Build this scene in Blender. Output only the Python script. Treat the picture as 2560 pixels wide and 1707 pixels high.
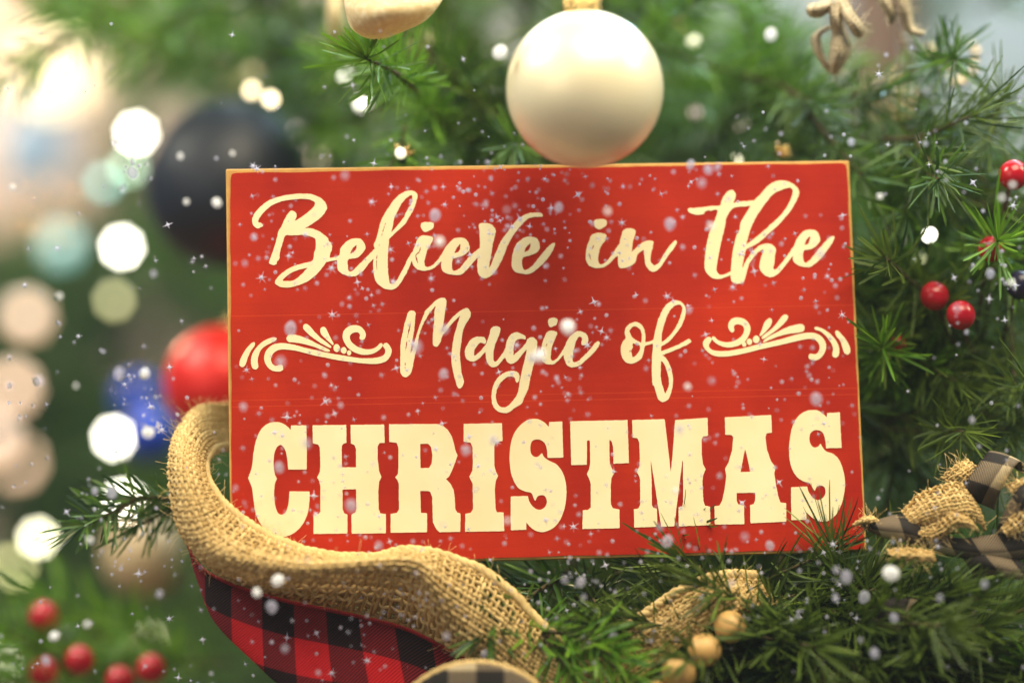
import bpy, math, random
import numpy as np
from mathutils import Vector, Matrix, Euler
for o in list(bpy.data.objects): bpy.data.objects.remove(o)
SC = bpy.context.scene
COL = SC.collection
rng = random.Random(7)
NP = np.random.default_rng(11)
R = math.radians

# ------------------------------------------------------------------ camera
F = 2560 * 85 / 36          # focal length in photo pixels
CAMZ = 1.2
HAZE = .009
cd = bpy.data.cameras.new('camera'); cam = bpy.data.objects.new('camera', cd); COL.objects.link(cam)
cam.location = (0, 0, CAMZ); cam.rotation_euler = (R(90), 0, 0)
cd.lens = 85; cd.sensor_width = 36; cd.clip_start = .02; cd.clip_end = 100
FOCUS = 1.14; FSTOP = 1.55
cd.dof.use_dof = True; cd.dof.focus_distance = FOCUS; cd.dof.aperture_fstop = FSTOP
cd.dof.aperture_blades = 8; cd.dof.aperture_rotation = R(12)
SC.camera = cam
APER = .085 / FSTOP
SC.view_settings.view_transform = 'Standard'; SC.view_settings.look = 'None'
SC.view_settings.exposure = 0; SC.view_settings.gamma = 1
SC.cycles.max_bounces = 6; SC.cycles.transparent_max_bounces = 16
SC.cycles.sample_clamp_indirect = 4

# ------------------------------------------------------------------ world + lamps
w = bpy.data.worlds.new('World'); SC.world = w; w.use_nodes = True
bg = w.node_tree.nodes['Background']; bg.inputs[0].default_value = (.08, .17, .30, 1); bg.inputs[1].default_value = .6

def P(u, v, D):             # a place in the room: photo direction, metres from the camera
    return Vector(((u - 1280) * D / F, D, CAMZ + (853.5 - v) * D / F))
def Q(u, v, D): return P(u * 1.0884, v * 1.0884, D)
def px(n, D): return n * D / F

def area(name, loc, target, sx, sy, power, color):
    l = bpy.data.lights.new(name, 'AREA'); l.shape = 'RECTANGLE'; l.size = sx; l.size_y = sy; l.energy = power; l.color = color
    o = bpy.data.objects.new(name, l); COL.objects.link(o); o.location = loc
    o.rotation_euler = (Vector(target) - Vector(loc)).to_track_quat('-Z', 'Y').to_euler()
    return o
area('key_softbox', (.33, .42, 2.45), (0, 1.15, 1.2), 1.15, .9, 38, (1, .87, .62))
area('fill_light', (-1.3, -.3, 1.75), (0, 1.2, 1.2), 1.3, 1.3, 10, (1, .87, .68))  # added soft fill from the left, no real window
area('top_cool_light', (.15, 1.75, 1.98), (.12, 1.7, 1.0), 1.7, .5, 22, (.72, .92, 1))  # added cool light, gives the upper branches their pale veil
area('right_fill_light', (1.25, .95, 2.1), (.36, 1.35, 1.15), .5, .5, 13, (1, .9, .6))  # added fill to warm the branches on the right
area('left_fill_light', (-1.35, 1.1, 2.5), (-.45, 2.3, 1.2), 1.0, .8, 46, (1, .95, .78))  # added fill to brighten the tree on the left
def point(name, loc, power, color, r=.1):
    l = bpy.data.lights.new(name, 'POINT'); l.energy = power; l.color = color; l.shadow_soft_size = r
    o = bpy.data.objects.new(name, l); COL.objects.link(o); o.location = loc; return o
point('wall_warm_fill', (-1.5, 4.0, 2.05), 90, (1, .72, .46), .12)  # added warm light on the wall, apart from the globe lamp
point('wall_cool_fill', (.9, 3.7, 2.6), 90, (.38, .78, 1), .2)  # added unseen cool light, turns the wall teal like haze

# ------------------------------------------------------------------ helpers
def link(o, parent=None):
    COL.objects.link(o)
    if parent is not None: o.parent = parent
    return o
def tag(o, label=None, cat=None, group=None, kind=None):
    if label: o['label'] = label
    if cat: o['category'] = cat
    if group: o['group'] = group
    if kind: o['kind'] = kind
    return o
def thing(name, label, cat, loc=(0, 0, 0), group=None):
    o = bpy.data.objects.new(name, None); o.empty_display_size = .01; link(o); o.location = loc
    return tag(o, label, cat, group)
def mesh(name, V, Fq, mat, parent=None, uv=None, tint=None, smooth=True):
    me = bpy.data.meshes.new(name)
    V = np.asarray(V, float)
    me.from_pydata(V.tolist(), [], [tuple(f) for f in (Fq.tolist() if hasattr(Fq, 'tolist') else Fq)])
    if uv is not None:
        ul = me.uv_layers.new(name='UVMap'); li = np.empty(len(me.loops), int); me.loops.foreach_get('vertex_index', li)
        ul.data.foreach_set('uv', np.asarray(uv, float)[li].ravel())
    if tint is not None:
        a = me.attributes.new('tint', 'FLOAT', 'POINT'); a.data.foreach_set('value', np.asarray(tint, float))
    if smooth: me.polygons.foreach_set('use_smooth', [True] * len(me.polygons))
    me.materials.append(mat)
    o = bpy.data.objects.new(name, me); link(o, parent)
    return o
def cr(pts, n, closed=False):        # catmull-rom through points (N,k) -> n samples
    p = np.asarray(pts, float)
    N = len(p)
    if closed: q = np.vstack([p[-1:], p, p[:2]]); segs = N
    else: q = np.vstack([2 * p[:1] - p[1:2], p, 2 * p[-1:] - p[-2:-1]]); segs = N - 1
    t = np.linspace(0, segs, n, endpoint=not closed); i = np.minimum(t.astype(int), segs - 1); f = (t - i)[:, None]
    a, b, c, d = q[i], q[i + 1], q[i + 2], q[i + 3]
    return .5 * (2 * b + (c - a) * f + (2 * a - 5 * b + 4 * c - d) * f ** 2 + (3 * b - a - 3 * c + d) * f ** 3)
def tube(pts, r, sides=6, cap=True):
    p = np.asarray(pts, float); n = len(p)
    T = np.gradient(p, axis=0); T /= np.linalg.norm(T, axis=1)[:, None] + 1e-12
    ref = np.array([0, 0, 1.]) if abs(T[0][2]) < .9 else np.array([1., 0, 0])
    U = np.cross(T, ref); bad = np.linalg.norm(U, axis=1) < 1e-3; U[bad] = np.cross(T[bad], [1., .2, 0])
    U /= np.linalg.norm(U, axis=1)[:, None]; W = np.cross(T, U)
    a = np.linspace(0, 2 * np.pi, sides, endpoint=False)
    r = np.broadcast_to(np.asarray(r, float), (n,))
    V = (p[:, None] + r[:, None, None] * (np.cos(a)[None, :, None] * U[:, None] + np.sin(a)[None, :, None] * W[:, None])).reshape(-1, 3)
    i = np.arange(n - 1)[:, None] * sides; j = np.arange(sides)[None]; k = (j + 1) % sides
    Fq = np.stack([i + j, i + k, i + sides + k, i + sides + j], -1).reshape(-1, 4).tolist()
    if cap: Fq += [list(range(sides))[::-1], list(range((n - 1) * sides, n * sides))]
    return V, Fq
class MB:
    def __init__(s): s.V = []; s.F = []; s.T = []; s.n = 0
    def add(s, V, Fq, t=0.):
        V = np.asarray(V); s.V.append(V); n = s.n
        s.F += [[i + n for i in f] for f in Fq]; s.n += len(V)
        s.T.append(np.broadcast_to(np.asarray(t, float), (len(V),)))
    def tube(s, p, r, sides=6, t=0.): s.add(*tube(p, r, sides), t)
    def build(s, name, mat, parent=None, smooth=True):
        return mesh(name, np.vstack(s.V), s.F, mat, parent, tint=np.concatenate(s.T), smooth=smooth)
def sphere(rx, ry=None, rz=None, seg=32, rings=16, c=(0, 0, 0)):
    ry = ry or rx; rz = rz or rx
    V = [(0, 0, rz)]
    for i in range(1, rings):
        th = math.pi * i / rings
        for j in range(seg):
            a = 2 * math.pi * j / seg; V.append((rx * math.sin(th) * math.cos(a), ry * math.sin(th) * math.sin(a), rz * math.cos(th)))
    V.append((0, 0, -rz)); Fq = []
    for j in range(seg):
        k = (j + 1) % seg; Fq.append([0, 1 + j, 1 + k]); b = 1 + (rings - 2) * seg; Fq.append([len(V) - 1, b + k, b + j])
        for i in range(rings - 2):
            a = 1 + i * seg; Fq.append([a + j, a + seg + j, a + seg + k, a + k])
    return np.array(V) + np.array(c), Fq
def lathe(prof, seg=32):
    V = []; Fq = []
    for r, z in prof:
        for j in range(seg):
            a = 2 * math.pi * j / seg; V.append((r * math.cos(a), r * math.sin(a), z))
    for i in range(len(prof) - 1):
        for j in range(seg):
            k = (j + 1) % seg; Fq.append([i * seg + j, i * seg + k, (i + 1) * seg + k, (i + 1) * seg + j])
    return np.array(V), Fq

# ------------------------------------------------------------------ materials
def mat(name):
    m = bpy.data.materials.new(name); m.use_nodes = True
    nt = m.node_tree; b = nt.nodes['Principled BSDF']
    return m, nt, b
def node(nt, t, **kw):
    n = nt.nodes.new(t)
    for k, v in kw.items(): setattr(n, k, v)
    return n
def L(nt, a, b): nt.links.new(a, b)
def ramp(nt, stops):
    r = node(nt, 'ShaderNodeValToRGB'); e = r.color_ramp.elements
    while len(e) < len(stops): e.new(.5)
    for i, (p, c) in enumerate(stops): e[i].position = p; e[i].color = (*c, 1)
    return r
def noise(nt, scale, detail=3, coord='Object'):
    tc = node(nt, 'ShaderNodeTexCoord'); n = node(nt, 'ShaderNodeTexNoise'); n.inputs['Scale'].default_value = scale
    n.inputs['Detail'].default_value = detail; L(nt, tc.outputs[coord], n.inputs['Vector']); return n
def bump(nt, b, h, strength, dist=.001):
    n = node(nt, 'ShaderNodeBump'); n.inputs['Strength'].default_value = strength; n.inputs['Distance'].default_value = dist
    L(nt, h, n.inputs['Height']); L(nt, n.outputs[0], b.inputs['Normal'])
def simple(name, c, rough=.5, metal=0, c2=None, scale=200, bmp=0, spec=.5, sheen=0, trans=0):
    m, nt, b = mat(name)
    b.inputs['Roughness'].default_value = rough; b.inputs['Metallic'].default_value = metal
    b.inputs['Specular IOR Level'].default_value = spec
    if name == 'satin_gold': b.inputs['Coat Weight'].default_value = .8; b.inputs['Coat Roughness'].default_value = .22
    n = noise(nt, scale, 4)
    r = ramp(nt, [(.3, c), (.7, c2 or tuple(x * .8 for x in c))]); L(nt, n.outputs[0], r.inputs[0]); L(nt, r.outputs[0], b.inputs['Base Color'])
    if bmp: bump(nt, b, n.outputs[0], bmp)
    if sheen: b.inputs['Sheen Weight'].default_value = sheen
    return m
def tinted(name, c0, c1, rough=.5, spec=.4, transl=0., bmp=0, scale=900):
    m, nt, b = mat(name)
    a = node(nt, 'ShaderNodeAttribute', attribute_name='tint'); r = ramp(nt, [(0, c0), (1, c1)])
    L(nt, a.outputs['Fac'], r.inputs[0]); L(nt, r.outputs[0], b.inputs['Base Color'])
    b.inputs['Roughness'].default_value = rough; b.inputs['Specular IOR Level'].default_value = spec
    if bmp: bump(nt, b, noise(nt, scale, 3).outputs[0], bmp, .0006)
    if transl:
        out = nt.nodes['Material Output']; t = node(nt, 'ShaderNodeBsdfTranslucent'); mx = node(nt, 'ShaderNodeMixShader'); mx.inputs[0].default_value = transl
        L(nt, r.outputs[0], t.inputs[0]); L(nt, b.outputs[0], mx.inputs[1]); L(nt, t.outputs[0], mx.inputs[2]); L(nt, mx.outputs[0], out.inputs[0])
    return m
def emit(name, c, s):
    m, nt, b = mat(name); b.inputs['Base Color'].default_value = (.8, .8, .8, 1)
    b.inputs['Emission Color'].default_value = (*c, 1); b.inputs['Emission Strength'].default_value = s
    return m

M_wood = simple('raw_wood_edge', (.62, .34, .075), .6, c2=(.48, .24, .05), scale=160, bmp=.3)
# red paint, with orange-peel and two faint scored lines
M_red, nt, b = mat('red_paint')
n1 = noise(nt, 18, 5); r1 = ramp(nt, [(.32, (.35, .009, .001)), (.68, (.51, .024, .002))]); L(nt, n1.outputs[0], r1.inputs[0])
mp = node(nt, 'ShaderNodeMapping'); tcg = node(nt, 'ShaderNodeTexCoord'); mp.inputs['Scale'].default_value = (9, 1, 260); L(nt, tcg.outputs['Object'], mp.inputs[0])
ng = node(nt, 'ShaderNodeTexNoise'); ng.inputs['Scale'].default_value = 2.2; ng.inputs['Detail'].default_value = 4; L(nt, mp.outputs[0], ng.inputs['Vector'])
rg = ramp(nt, [(.25, (.72, .66, .6)), (.7, (1.06, 1.1, 1.1))]); L(nt, ng.outputs[0], rg.inputs[0])
mg = node(nt, 'ShaderNodeMix', data_type='RGBA', blend_type='MULTIPLY'); mg.inputs['Factor'].default_value = .3; L(nt, r1.outputs[0], mg.inputs['A']); L(nt, rg.outputs[0], mg.inputs['B'])
n3 = noise(nt, 1500, 2); r3 = ramp(nt, [(.70, (0, 0, 0)), (.78, (1, 1, 1))]); L(nt, n3.outputs[0], r3.inputs[0])
mx = node(nt, 'ShaderNodeMix', data_type='RGBA'); mx.inputs['B'].default_value = (.72, .10, .03, 1)
L(nt, r3.outputs[0], mx.inputs['Factor']); L(nt, mg.outputs['Result'], mx.inputs['A'])
tc = node(nt, 'ShaderNodeTexCoord'); sp = node(nt, 'ShaderNodeSeparateXYZ'); L(nt, tc.outputs['Object'], sp.inputs[0])
prev = mx.outputs['Result']
for z0 in (.0235, -.0195, -.0165):
    s1 = node(nt, 'ShaderNodeMath', operation='SUBTRACT'); s1.inputs[1].default_value = z0; L(nt, sp.outputs['Z'], s1.inputs[0])
    s2 = node(nt, 'ShaderNodeMath', operation='ABSOLUTE'); L(nt, s1.outputs[0], s2.inputs[0])
    s3 = node(nt, 'ShaderNodeMath', operation='LESS_THAN'); s3.inputs[1].default_value = .00013; L(nt, s2.outputs[0], s3.inputs[0])
    s4 = node(nt, 'ShaderNodeMath', operation='MULTIPLY'); s4.inputs[1].default_value = .45; L(nt, s3.outputs[0], s4.inputs[0])
    m2 = node(nt, 'ShaderNodeMix', data_type='RGBA'); m2.inputs['B'].default_value = (.75, .09, .02, 1)
    L(nt, s4.outputs[0], m2.inputs['Factor']); L(nt, prev, m2.inputs['A']); prev = m2.outputs['Result']
L(nt, prev, b.inputs['Base Color']); b.inputs['Roughness'].default_value = .55; b.inputs['Specular IOR Level'].default_value = .2
bump(nt, b, noise(nt, 1400, 3).outputs[0], .16, .0005)
M_cream = simple('cream_paint', (.93, .80, .50), .6, c2=(.88, .73, .42), scale=45, bmp=0, spec=.2)
M_gold = simple('satin_gold', (.93, .82, .55), .45, .2, c2=(.91, .79, .51), scale=30, bmp=0)
M_navy = simple('matte_navy', (.016, .020, .034), .5, 0, c2=(.013, .017, .029), scale=20)
M_redball = simple('satin_red', (.80, .022, .014), .35, .2, scale=20)
M_beige = simple('beige_satin', (.55, .40, .22), .5, .1, scale=20)
M_blue = simple('cobalt_blue', (.010, .06, .50), .3, .2, scale=20)
M_cap = simple('gold_foil', (.85, .62, .28), .22, 1, c2=(.6, .4, .12), scale=700, bmp=.9)
M_berry = simple('red_berry', (.50, .010, .022), .16, 0, c2=(.38, .006, .014), scale=60)
M_dkberry = simple('dark_berry', (.02, .016, .045), .25, 0, scale=60)
M_stem = simple('brown_wire', (.10, .045, .02), .7, scale=300, bmp=.5)
M_bead = simple('wood_bead', (.66, .40, .13), .5, c2=(.60, .34, .105), scale=60, bmp=.04)
M_burlap = tinted('burlap_yarn', (.46, .28, .09), (.92, .68, .31), .85, .15, .12, .6, 2200)
M_needle = tinted('pine_needle_dark', (.010, .042, .016), (.13, .25, .024), .38, .5, .25)
M_needle2 = tinted('pine_needle_bright', (.06, .17, .012), (.22, .42, .030), .36, .5, .25)
M_needle3 = tinted('pine_needle_olive', (.012, .042, .012), (.17, .25, .026), .42, .45, .25)
M_needle4 = tinted('pine_needle_shade', (.004, .018, .008), (.16, .24, .030), .42, .45, .2)  # darker tones put part of the garland's shade into the needle colour
M_twig = simple('pine_twig', (.10, .055, .02), .8, c2=(.05, .06, .02), scale=300)
M_wall = simple('plaster_wall', (.62, .50, .42), .9, c2=(.56, .46, .40), scale=3)
M_floor = simple('wood_floor', (.22, .12, .06), .6, c2=(.15, .08, .04), scale=6)
M_jar = simple('pale_blue_glaze', (.55, .68, .82), .5, c2=(.5, .64, .8), scale=20)
M_creamcloth = tinted('cream_organza', (.86, .70, .40), (.86, .70, .40), .5, .3, .35)
nt = M_creamcloth.node_tree; b = nt.nodes['Principled BSDF']; n = noise(nt, 420, 3); r = ramp(nt, [(.45, (.78, .62, .34)), (.62, (.95, .84, .56))]); L(nt, n.outputs[0], r.inputs[0]); L(nt, r.outputs[0], b.inputs['Base Color']); bump(nt, b, n.outputs[0], .5)
M_socket = simple('green_socket', (.02, .06, .02), .6)
M_goldbead = simple('gold_beads', (.95, .72, .46), .28, 1, scale=50)

def check(name, A, B, C, n_u, n_v, tw=900, rough=.8):   # woven check: A both, B one, C none
    m, nt, b = mat(name)
    uv = node(nt, 'ShaderNodeUVMap'); sp = node(nt, 'ShaderNodeSeparateXYZ'); L(nt, uv.outputs[0], sp.inputs[0])
    st = []
    for ax, n in (('X', n_u), ('Y', n_v)):
        a = node(nt, 'ShaderNodeMath', operation='MULTIPLY'); a.inputs[1].default_value = n; L(nt, sp.outputs[ax], a.inputs[0])
        f = node(nt, 'ShaderNodeMath', operation='FRACT'); L(nt, a.outputs[0], f.inputs[0])
        g = node(nt, 'ShaderNodeMath', operation='LESS_THAN'); g.inputs[1].default_value = .5; L(nt, f.outputs[0], g.inputs[0]); st.append(g)
    # twill lines decide which yarn lies on top where only one is dark
    dd = node(nt, 'ShaderNodeMath', operation='ADD'); L(nt, sp.outputs['X'], dd.inputs[0]); L(nt, sp.outputs['Y'], dd.inputs[1])
    ds = node(nt, 'ShaderNodeMath', operation='MULTIPLY'); ds.inputs[1].default_value = tw; L(nt, dd.outputs[0], ds.inputs[0])
    sn = node(nt, 'ShaderNodeMath', operation='SINE'); L(nt, ds.outputs[0], sn.inputs[0])
    ad = node(nt, 'ShaderNodeMath', operation='ADD'); L(nt, st[0].outputs[0], ad.inputs[0]); L(nt, st[1].outputs[0], ad.inputs[1])
    hf = node(nt, 'ShaderNodeMath', operation='MULTIPLY'); hf.inputs[1].default_value = .5; L(nt, ad.outputs[0], hf.inputs[0])
    r = ramp(nt, [(0, C), (.5, B), (1, A)]); r.color_ramp.interpolation = 'LINEAR'
    sm = node(nt, 'ShaderNodeMath', operation='MULTIPLY_ADD'); sm.inputs[1].default_value = .17; L(nt, sn.outputs[0], sm.inputs[0]); L(nt, hf.outputs[0], sm.inputs[2])
    L(nt, sm.outputs[0], r.inputs[0]); L(nt, r.outputs[0], b.inputs['Base Color']); b.inputs['Roughness'].default_value = rough
    b.inputs['Specular IOR Level'].default_value = .2
    bump(nt, b, sn.outputs[0], .5, .0004)
    return m
M_plaid = check('red_black_check', (.004, .005, .007), (.12, .008, .014), (.62, .012, .018), 29, 29, 4200)
M_cplaid = check('cream_black_check', (.012, .012, .014), (.13, .095, .065), (.58, .46, .28), 40, 40, 4200)

# ------------------------------------------------------------------ setting
def box(name, lo, hi, m, parent=None):
    x0, y0, z0 = lo; x1, y1, z1 = hi
    V = [(x0, y0, z0), (x1, y0, z0), (x1, y1, z0), (x0, y1, z0), (x0, y0, z1), (x1, y0, z1), (x1, y1, z1), (x0, y1, z1)]
    return mesh(name, V, [[0, 3, 2, 1], [4, 5, 6, 7], [0, 1, 5, 4], [1, 2, 6, 5], [2, 3, 7, 6], [3, 0, 4, 7]], m, parent, smooth=False)
tag(box('wall', (-4, 4.7, 0), (4, 4.82, 3.2), M_wall), kind='structure')
tag(box('floor', (-4, -1.5, -.1), (4, 4.7, 0), M_floor), kind='structure')

hz, nt, b = mat('milky_veil'); nt.nodes.remove(b); pv = node(nt, 'ShaderNodeVolumePrincipled'); pv.inputs['Color'].default_value = (.80, .93, 1, 1); pv.inputs['Density'].default_value = HAZE  # added thin volume, stands in for the milky wash of light
pv.inputs['Anisotropy'].default_value = .0; L(nt, pv.outputs[0], nt.nodes['Material Output'].inputs['Volume'])
tag(box('haze', (-5, -2.5, -1), (5, 6, 4), hz), kind='stuff')

# ------------------------------------------------------------------ the sign
RS = Matrix(((0.9975642, -0.0644065, -0.0267850), (0.0672570, 0.9899372, 0.1245025), (0.0184966, -0.1260007, 0.9918577)))
TS = Vector((0.01604841, 1.14792908, -0.00870745 + CAMZ)); SW, SH, ST = .30, .18838, .012
sign = thing('wooden_sign', 'red painted wooden sign with cream lettering resting in the burlap ribbon', 'sign', TS)
sign.rotation_euler = RS.to_euler()
def sgn(u, v):               # traced outline point -> place on the board's own face
    d = Vector(((u - 1280) / F, 1, (853.5 - v) / F)); n = RS.col[1]; o = TS - Vector((0, 0, CAMZ))
    p = d * (o.dot(n) / d.dot(n)) - o
    return (p.dot(RS.col[0]), p.dot(RS.col[2]))
bb = box('board', (-SW / 2, 0, -SH / 2), (SW / 2, ST, SH / 2), M_wood, sign)
bv = bb.modifiers.new('bevel', 'BEVEL'); bv.width = .0007; bv.segments = 2

def flat(name, loops, y, ext, m, parent):      # outlines in (x,z) -> one thin solid
    cu = bpy.data.curves.new('tmp', 'CURVE'); cu.dimensions = '2D'; cu.fill_mode = 'BOTH'; cu.extrude = ext / 2
    for lp in loops:
        s = cu.splines.new('POLY'); s.points.add(len(lp) - 1); s.use_cyclic_u = True
        s.points.foreach_set('co', np.column_stack([lp, np.zeros(len(lp)), np.ones(len(lp))]).ravel())
    ob = bpy.data.objects.new('tmp', cu); COL.objects.link(ob)
    dg = bpy.context.evaluated_depsgraph_get(); me = bpy.data.meshes.new_from_object(ob.evaluated_get(dg))
    bpy.data.objects.remove(ob); bpy.data.curves.remove(cu)
    me.transform(Matrix(((1, 0, 0, 0), (0, 0, -1, y), (0, 1, 0, 0), (0, 0, 0, 1))))
    me.name = name; me.materials.clear(); me.materials.append(m)
    o = bpy.data.objects.new(name, me); link(o, parent); return o
def rough_rect():
    pts = []; w2, h2 = SW / 2, SH / 2; c = .0013
    segs = [((-w2 + .0012, -h2 + .0012), (w2 - .0012, -h2 + .0012)), ((w2 - .0011, -h2 + .0012), (w2 - .0015, h2 - .0017)),
            ((w2 - .0016, h2 - .0014), (-w2 + .0023, h2 - .0021)), ((-w2 + .0021, h2 - .0024), (-w2 + .0008, -h2 + .0012))]
    for a, b_ in segs:
        a = Vector(a); b_ = Vector(b_); n = int((b_ - a).length / .0006); nr = (b_ - a).normalized().orthogonal()
        ph = [rng.uniform(0, 6.28) for _ in range(4)]
        for i in range(n):
            t = i / n; d = .00012 * math.sin(t * 23 + ph[0]) + .00010 * math.sin(t * 61 + ph[1]) + rng.uniform(-.00005, .00005)
            e = min(t, 1 - t) * n * .0006
            if e < .0035: d2 = (.0035 - e) ** 2 * 75
            else: d2 = 0
            ctr = -a.lerp(b_, t).normalized()
            p = a.lerp(b_, t) + Vector((nr.x, nr.y)) * d
            inward = Vector((-nr.x, -nr.y)) if Vector((nr.x, nr.y)).dot(ctr) < 0 else Vector((nr.x, nr.y))
            pts.append(tuple(p + inward * d2))
    return pts
flat('painted_face', [np.array(rough_rect())], -.0002, .0008, M_red, sign)

# letter outlines traced from the lettering; 'c' ends a smooth run with a sharp corner
def fill(polys, holes, x0, y0, W, H, ss):
    m = np.zeros((H * ss, W * ss), bool)
    for lst, val in ((polys, True), (holes, False)):
        for p in lst:
            q = (np.asarray(p) - (x0, y0)) * ss; a = q; b_ = np.roll(q, -1, 0)
            r0 = max(0, int(q[:, 1].min())); r1 = min(H * ss - 1, int(q[:, 1].max()) + 1)
            for r in range(r0, r1 + 1):
                y = r + .5; s = (a[:, 1] <= y) != (b_[:, 1] <= y)
                if not s.any(): continue
                A, B = a[s], b_[s]; xs = np.sort(A[:, 0] + (y - A[:, 1]) / (B[:, 1] - A[:, 1]) * (B[:, 0] - A[:, 0]))
                for k in range(0, len(xs) - 1, 2):
                    m[r, max(0, int(round(xs[k]))):max(0, int(round(xs[k + 1])))] = val
    return m
def blur(a, k):
    for ax in (0, 1):
        s = np.zeros_like(a)
        for i in range(-k, k + 1): s += np.roll(a, i, ax)
        a = s / (2 * k + 1)
    return a
def contours(f, lev):
    b_ = f > lev; segs = {}
    H, W = f.shape
    c = b_[:-1, :-1].astype(int) + 2 * b_[:-1, 1:] + 4 * b_[1:, 1:] + 8 * b_[1:, :-1]
    rr, cc = np.nonzero((c > 0) & (c < 15))
    T = {1: [(3, 0)], 2: [(0, 1)], 3: [(3, 1)], 4: [(1, 2)], 5: [(3, 0), (1, 2)], 6: [(0, 2)], 7: [(3, 2)], 8: [(2, 3)], 9: [(2, 0)], 10: [(0, 1), (2, 3)], 11: [(2, 1)], 12: [(1, 3)], 13: [(1, 0)], 14: [(0, 3)]}
    adj = {}
    def key(r, q, e):
        return (r, q, 0) if e == 0 else (r, q + 1, 1) if e == 1 else (r + 1, q, 0) if e == 2 else (r, q, 1)
    for r, q in zip(rr.tolist(), cc.tolist()):
        for e0, e1 in T[int(c[r, q])]:
            k0, k1 = key(r, q, e0), key(r, q, e1); adj.setdefault(k0, []).append(k1); adj.setdefault(k1, []).append(k0)
    def pos(k):
        r, q, o = k; v0 = f[r, q]; v1 = f[r, q + 1] if o == 0 else f[r + 1, q]
        t = (lev - v0) / (v1 - v0 + 1e-12); return (q + t, r) if o == 0 else (q, r + t)
    seen = set(); out = []
    for k in adj:
        if k in seen: continue
        lp = [k]; seen.add(k); cur = k
        while True:
            nx = [x for x in adj[cur] if x not in seen]
            if not nx: break
            cur = nx[0]; seen.add(cur); lp.append(cur)
        if len(lp) > 8: out.append(np.array([pos(x) for x in lp]))
    return out
def smooth_poly(p):
    runs = []; n = len(p)
    cs = [i for i in range(n) if len(p[i]) > 2]
    if not cs: return cr([q[:2] for q in p], n * 6, True)
    out = []
    for a, i in enumerate(cs):
        j = cs[(a + 1) % len(cs)]
        if j <= i: j += n
        run = [p[k % n][:2] for k in range(i, j + 1)]
        s = cr(run, max(2, (len(run) - 1) * 6 + 1)) if len(run) > 2 else np.array(run, float)
        out.append(s[:-1])
    return np.vstack(out)
def word(name, label, parts, rough, ss=2, lw=()):
    polys, holes = [], []
    for (ox, oy, s, kind, pp) in parts:
        pts = pp if kind.isupper() else smooth_poly(pp)
        pts = np.array([q[:2] for q in pts], float) / s + (ox, oy)
        (holes if kind.lower() == 'h' else polys).append(pts)
    for (ox, oy, s, wd, pl) in lw:                 # dry-brush cracks
        q = np.array(pl, float); q = cr(q, 10) if len(q) > 2 else cr(np.vstack([q[:1], q.mean(0)[None], q[1:]]), 10)
        t = np.gradient(q, axis=0); nn = np.column_stack([-t[:, 1], t[:, 0]]); nn /= np.linalg.norm(nn, axis=1)[:, None]
        hw = wd * (np.sin(np.linspace(.15, 3.0, 10)) * NP.uniform(.4, 1.1, 10))[:, None]
        holes.append(np.vstack([q + nn * hw, (q - nn * hw)[::-1]]) / s + (ox, oy))
    al = np.vstack(polys); x0, y0 = np.floor(al.min(0)) - 6; x1, y1 = np.ceil(al.max(0)) + 6
    W, H = int(x1 - x0), int(y1 - y0)
    m = fill(polys, holes, x0, y0, W, H, ss).astype(float)
    m = blur(blur(m, 1), 1)
    nz = blur(blur(NP.normal(size=m.shape), 1), 1); nz /= nz.std(); nz2 = blur(blur(NP.normal(size=m.shape), 4), 3); nz2 /= nz2.std()
    f = m + rough * (nz * .5 + nz2 * .5) * (4 * m * (1 - m))
    loops = []
    for lp in contours(f, .5):
        if len(lp) > 60: lp = lp[::2]
        loops.append(np.array([sgn(x / ss + x0 + .25, y / ss + y0 + .25) for x, y in lp]))
    return tag(flat(name, loops, -.0007, .0003, M_cream, sign), label)
A_ = (620, 440, 5.0255); B_ = (1010, 440, 5.0255); C_ = (1440, 440, 5.0255); D_ = (1710, 440, 5.0255)
E_ = (590, 730, 5.0575); F_ = (980, 730, 5.0575); G_ = (1350, 730, 5.0575); H_ = (1740, 730, 5.0575)
I_ = (610, 1030, 4.7525); J_ = (960, 1030, 4.7525); K_ = (1260, 1030, 4.7525); L_ = (1560, 1010, 4.7525); N_ = (1760, 1000, 4.7525)
c = 'c'
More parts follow.
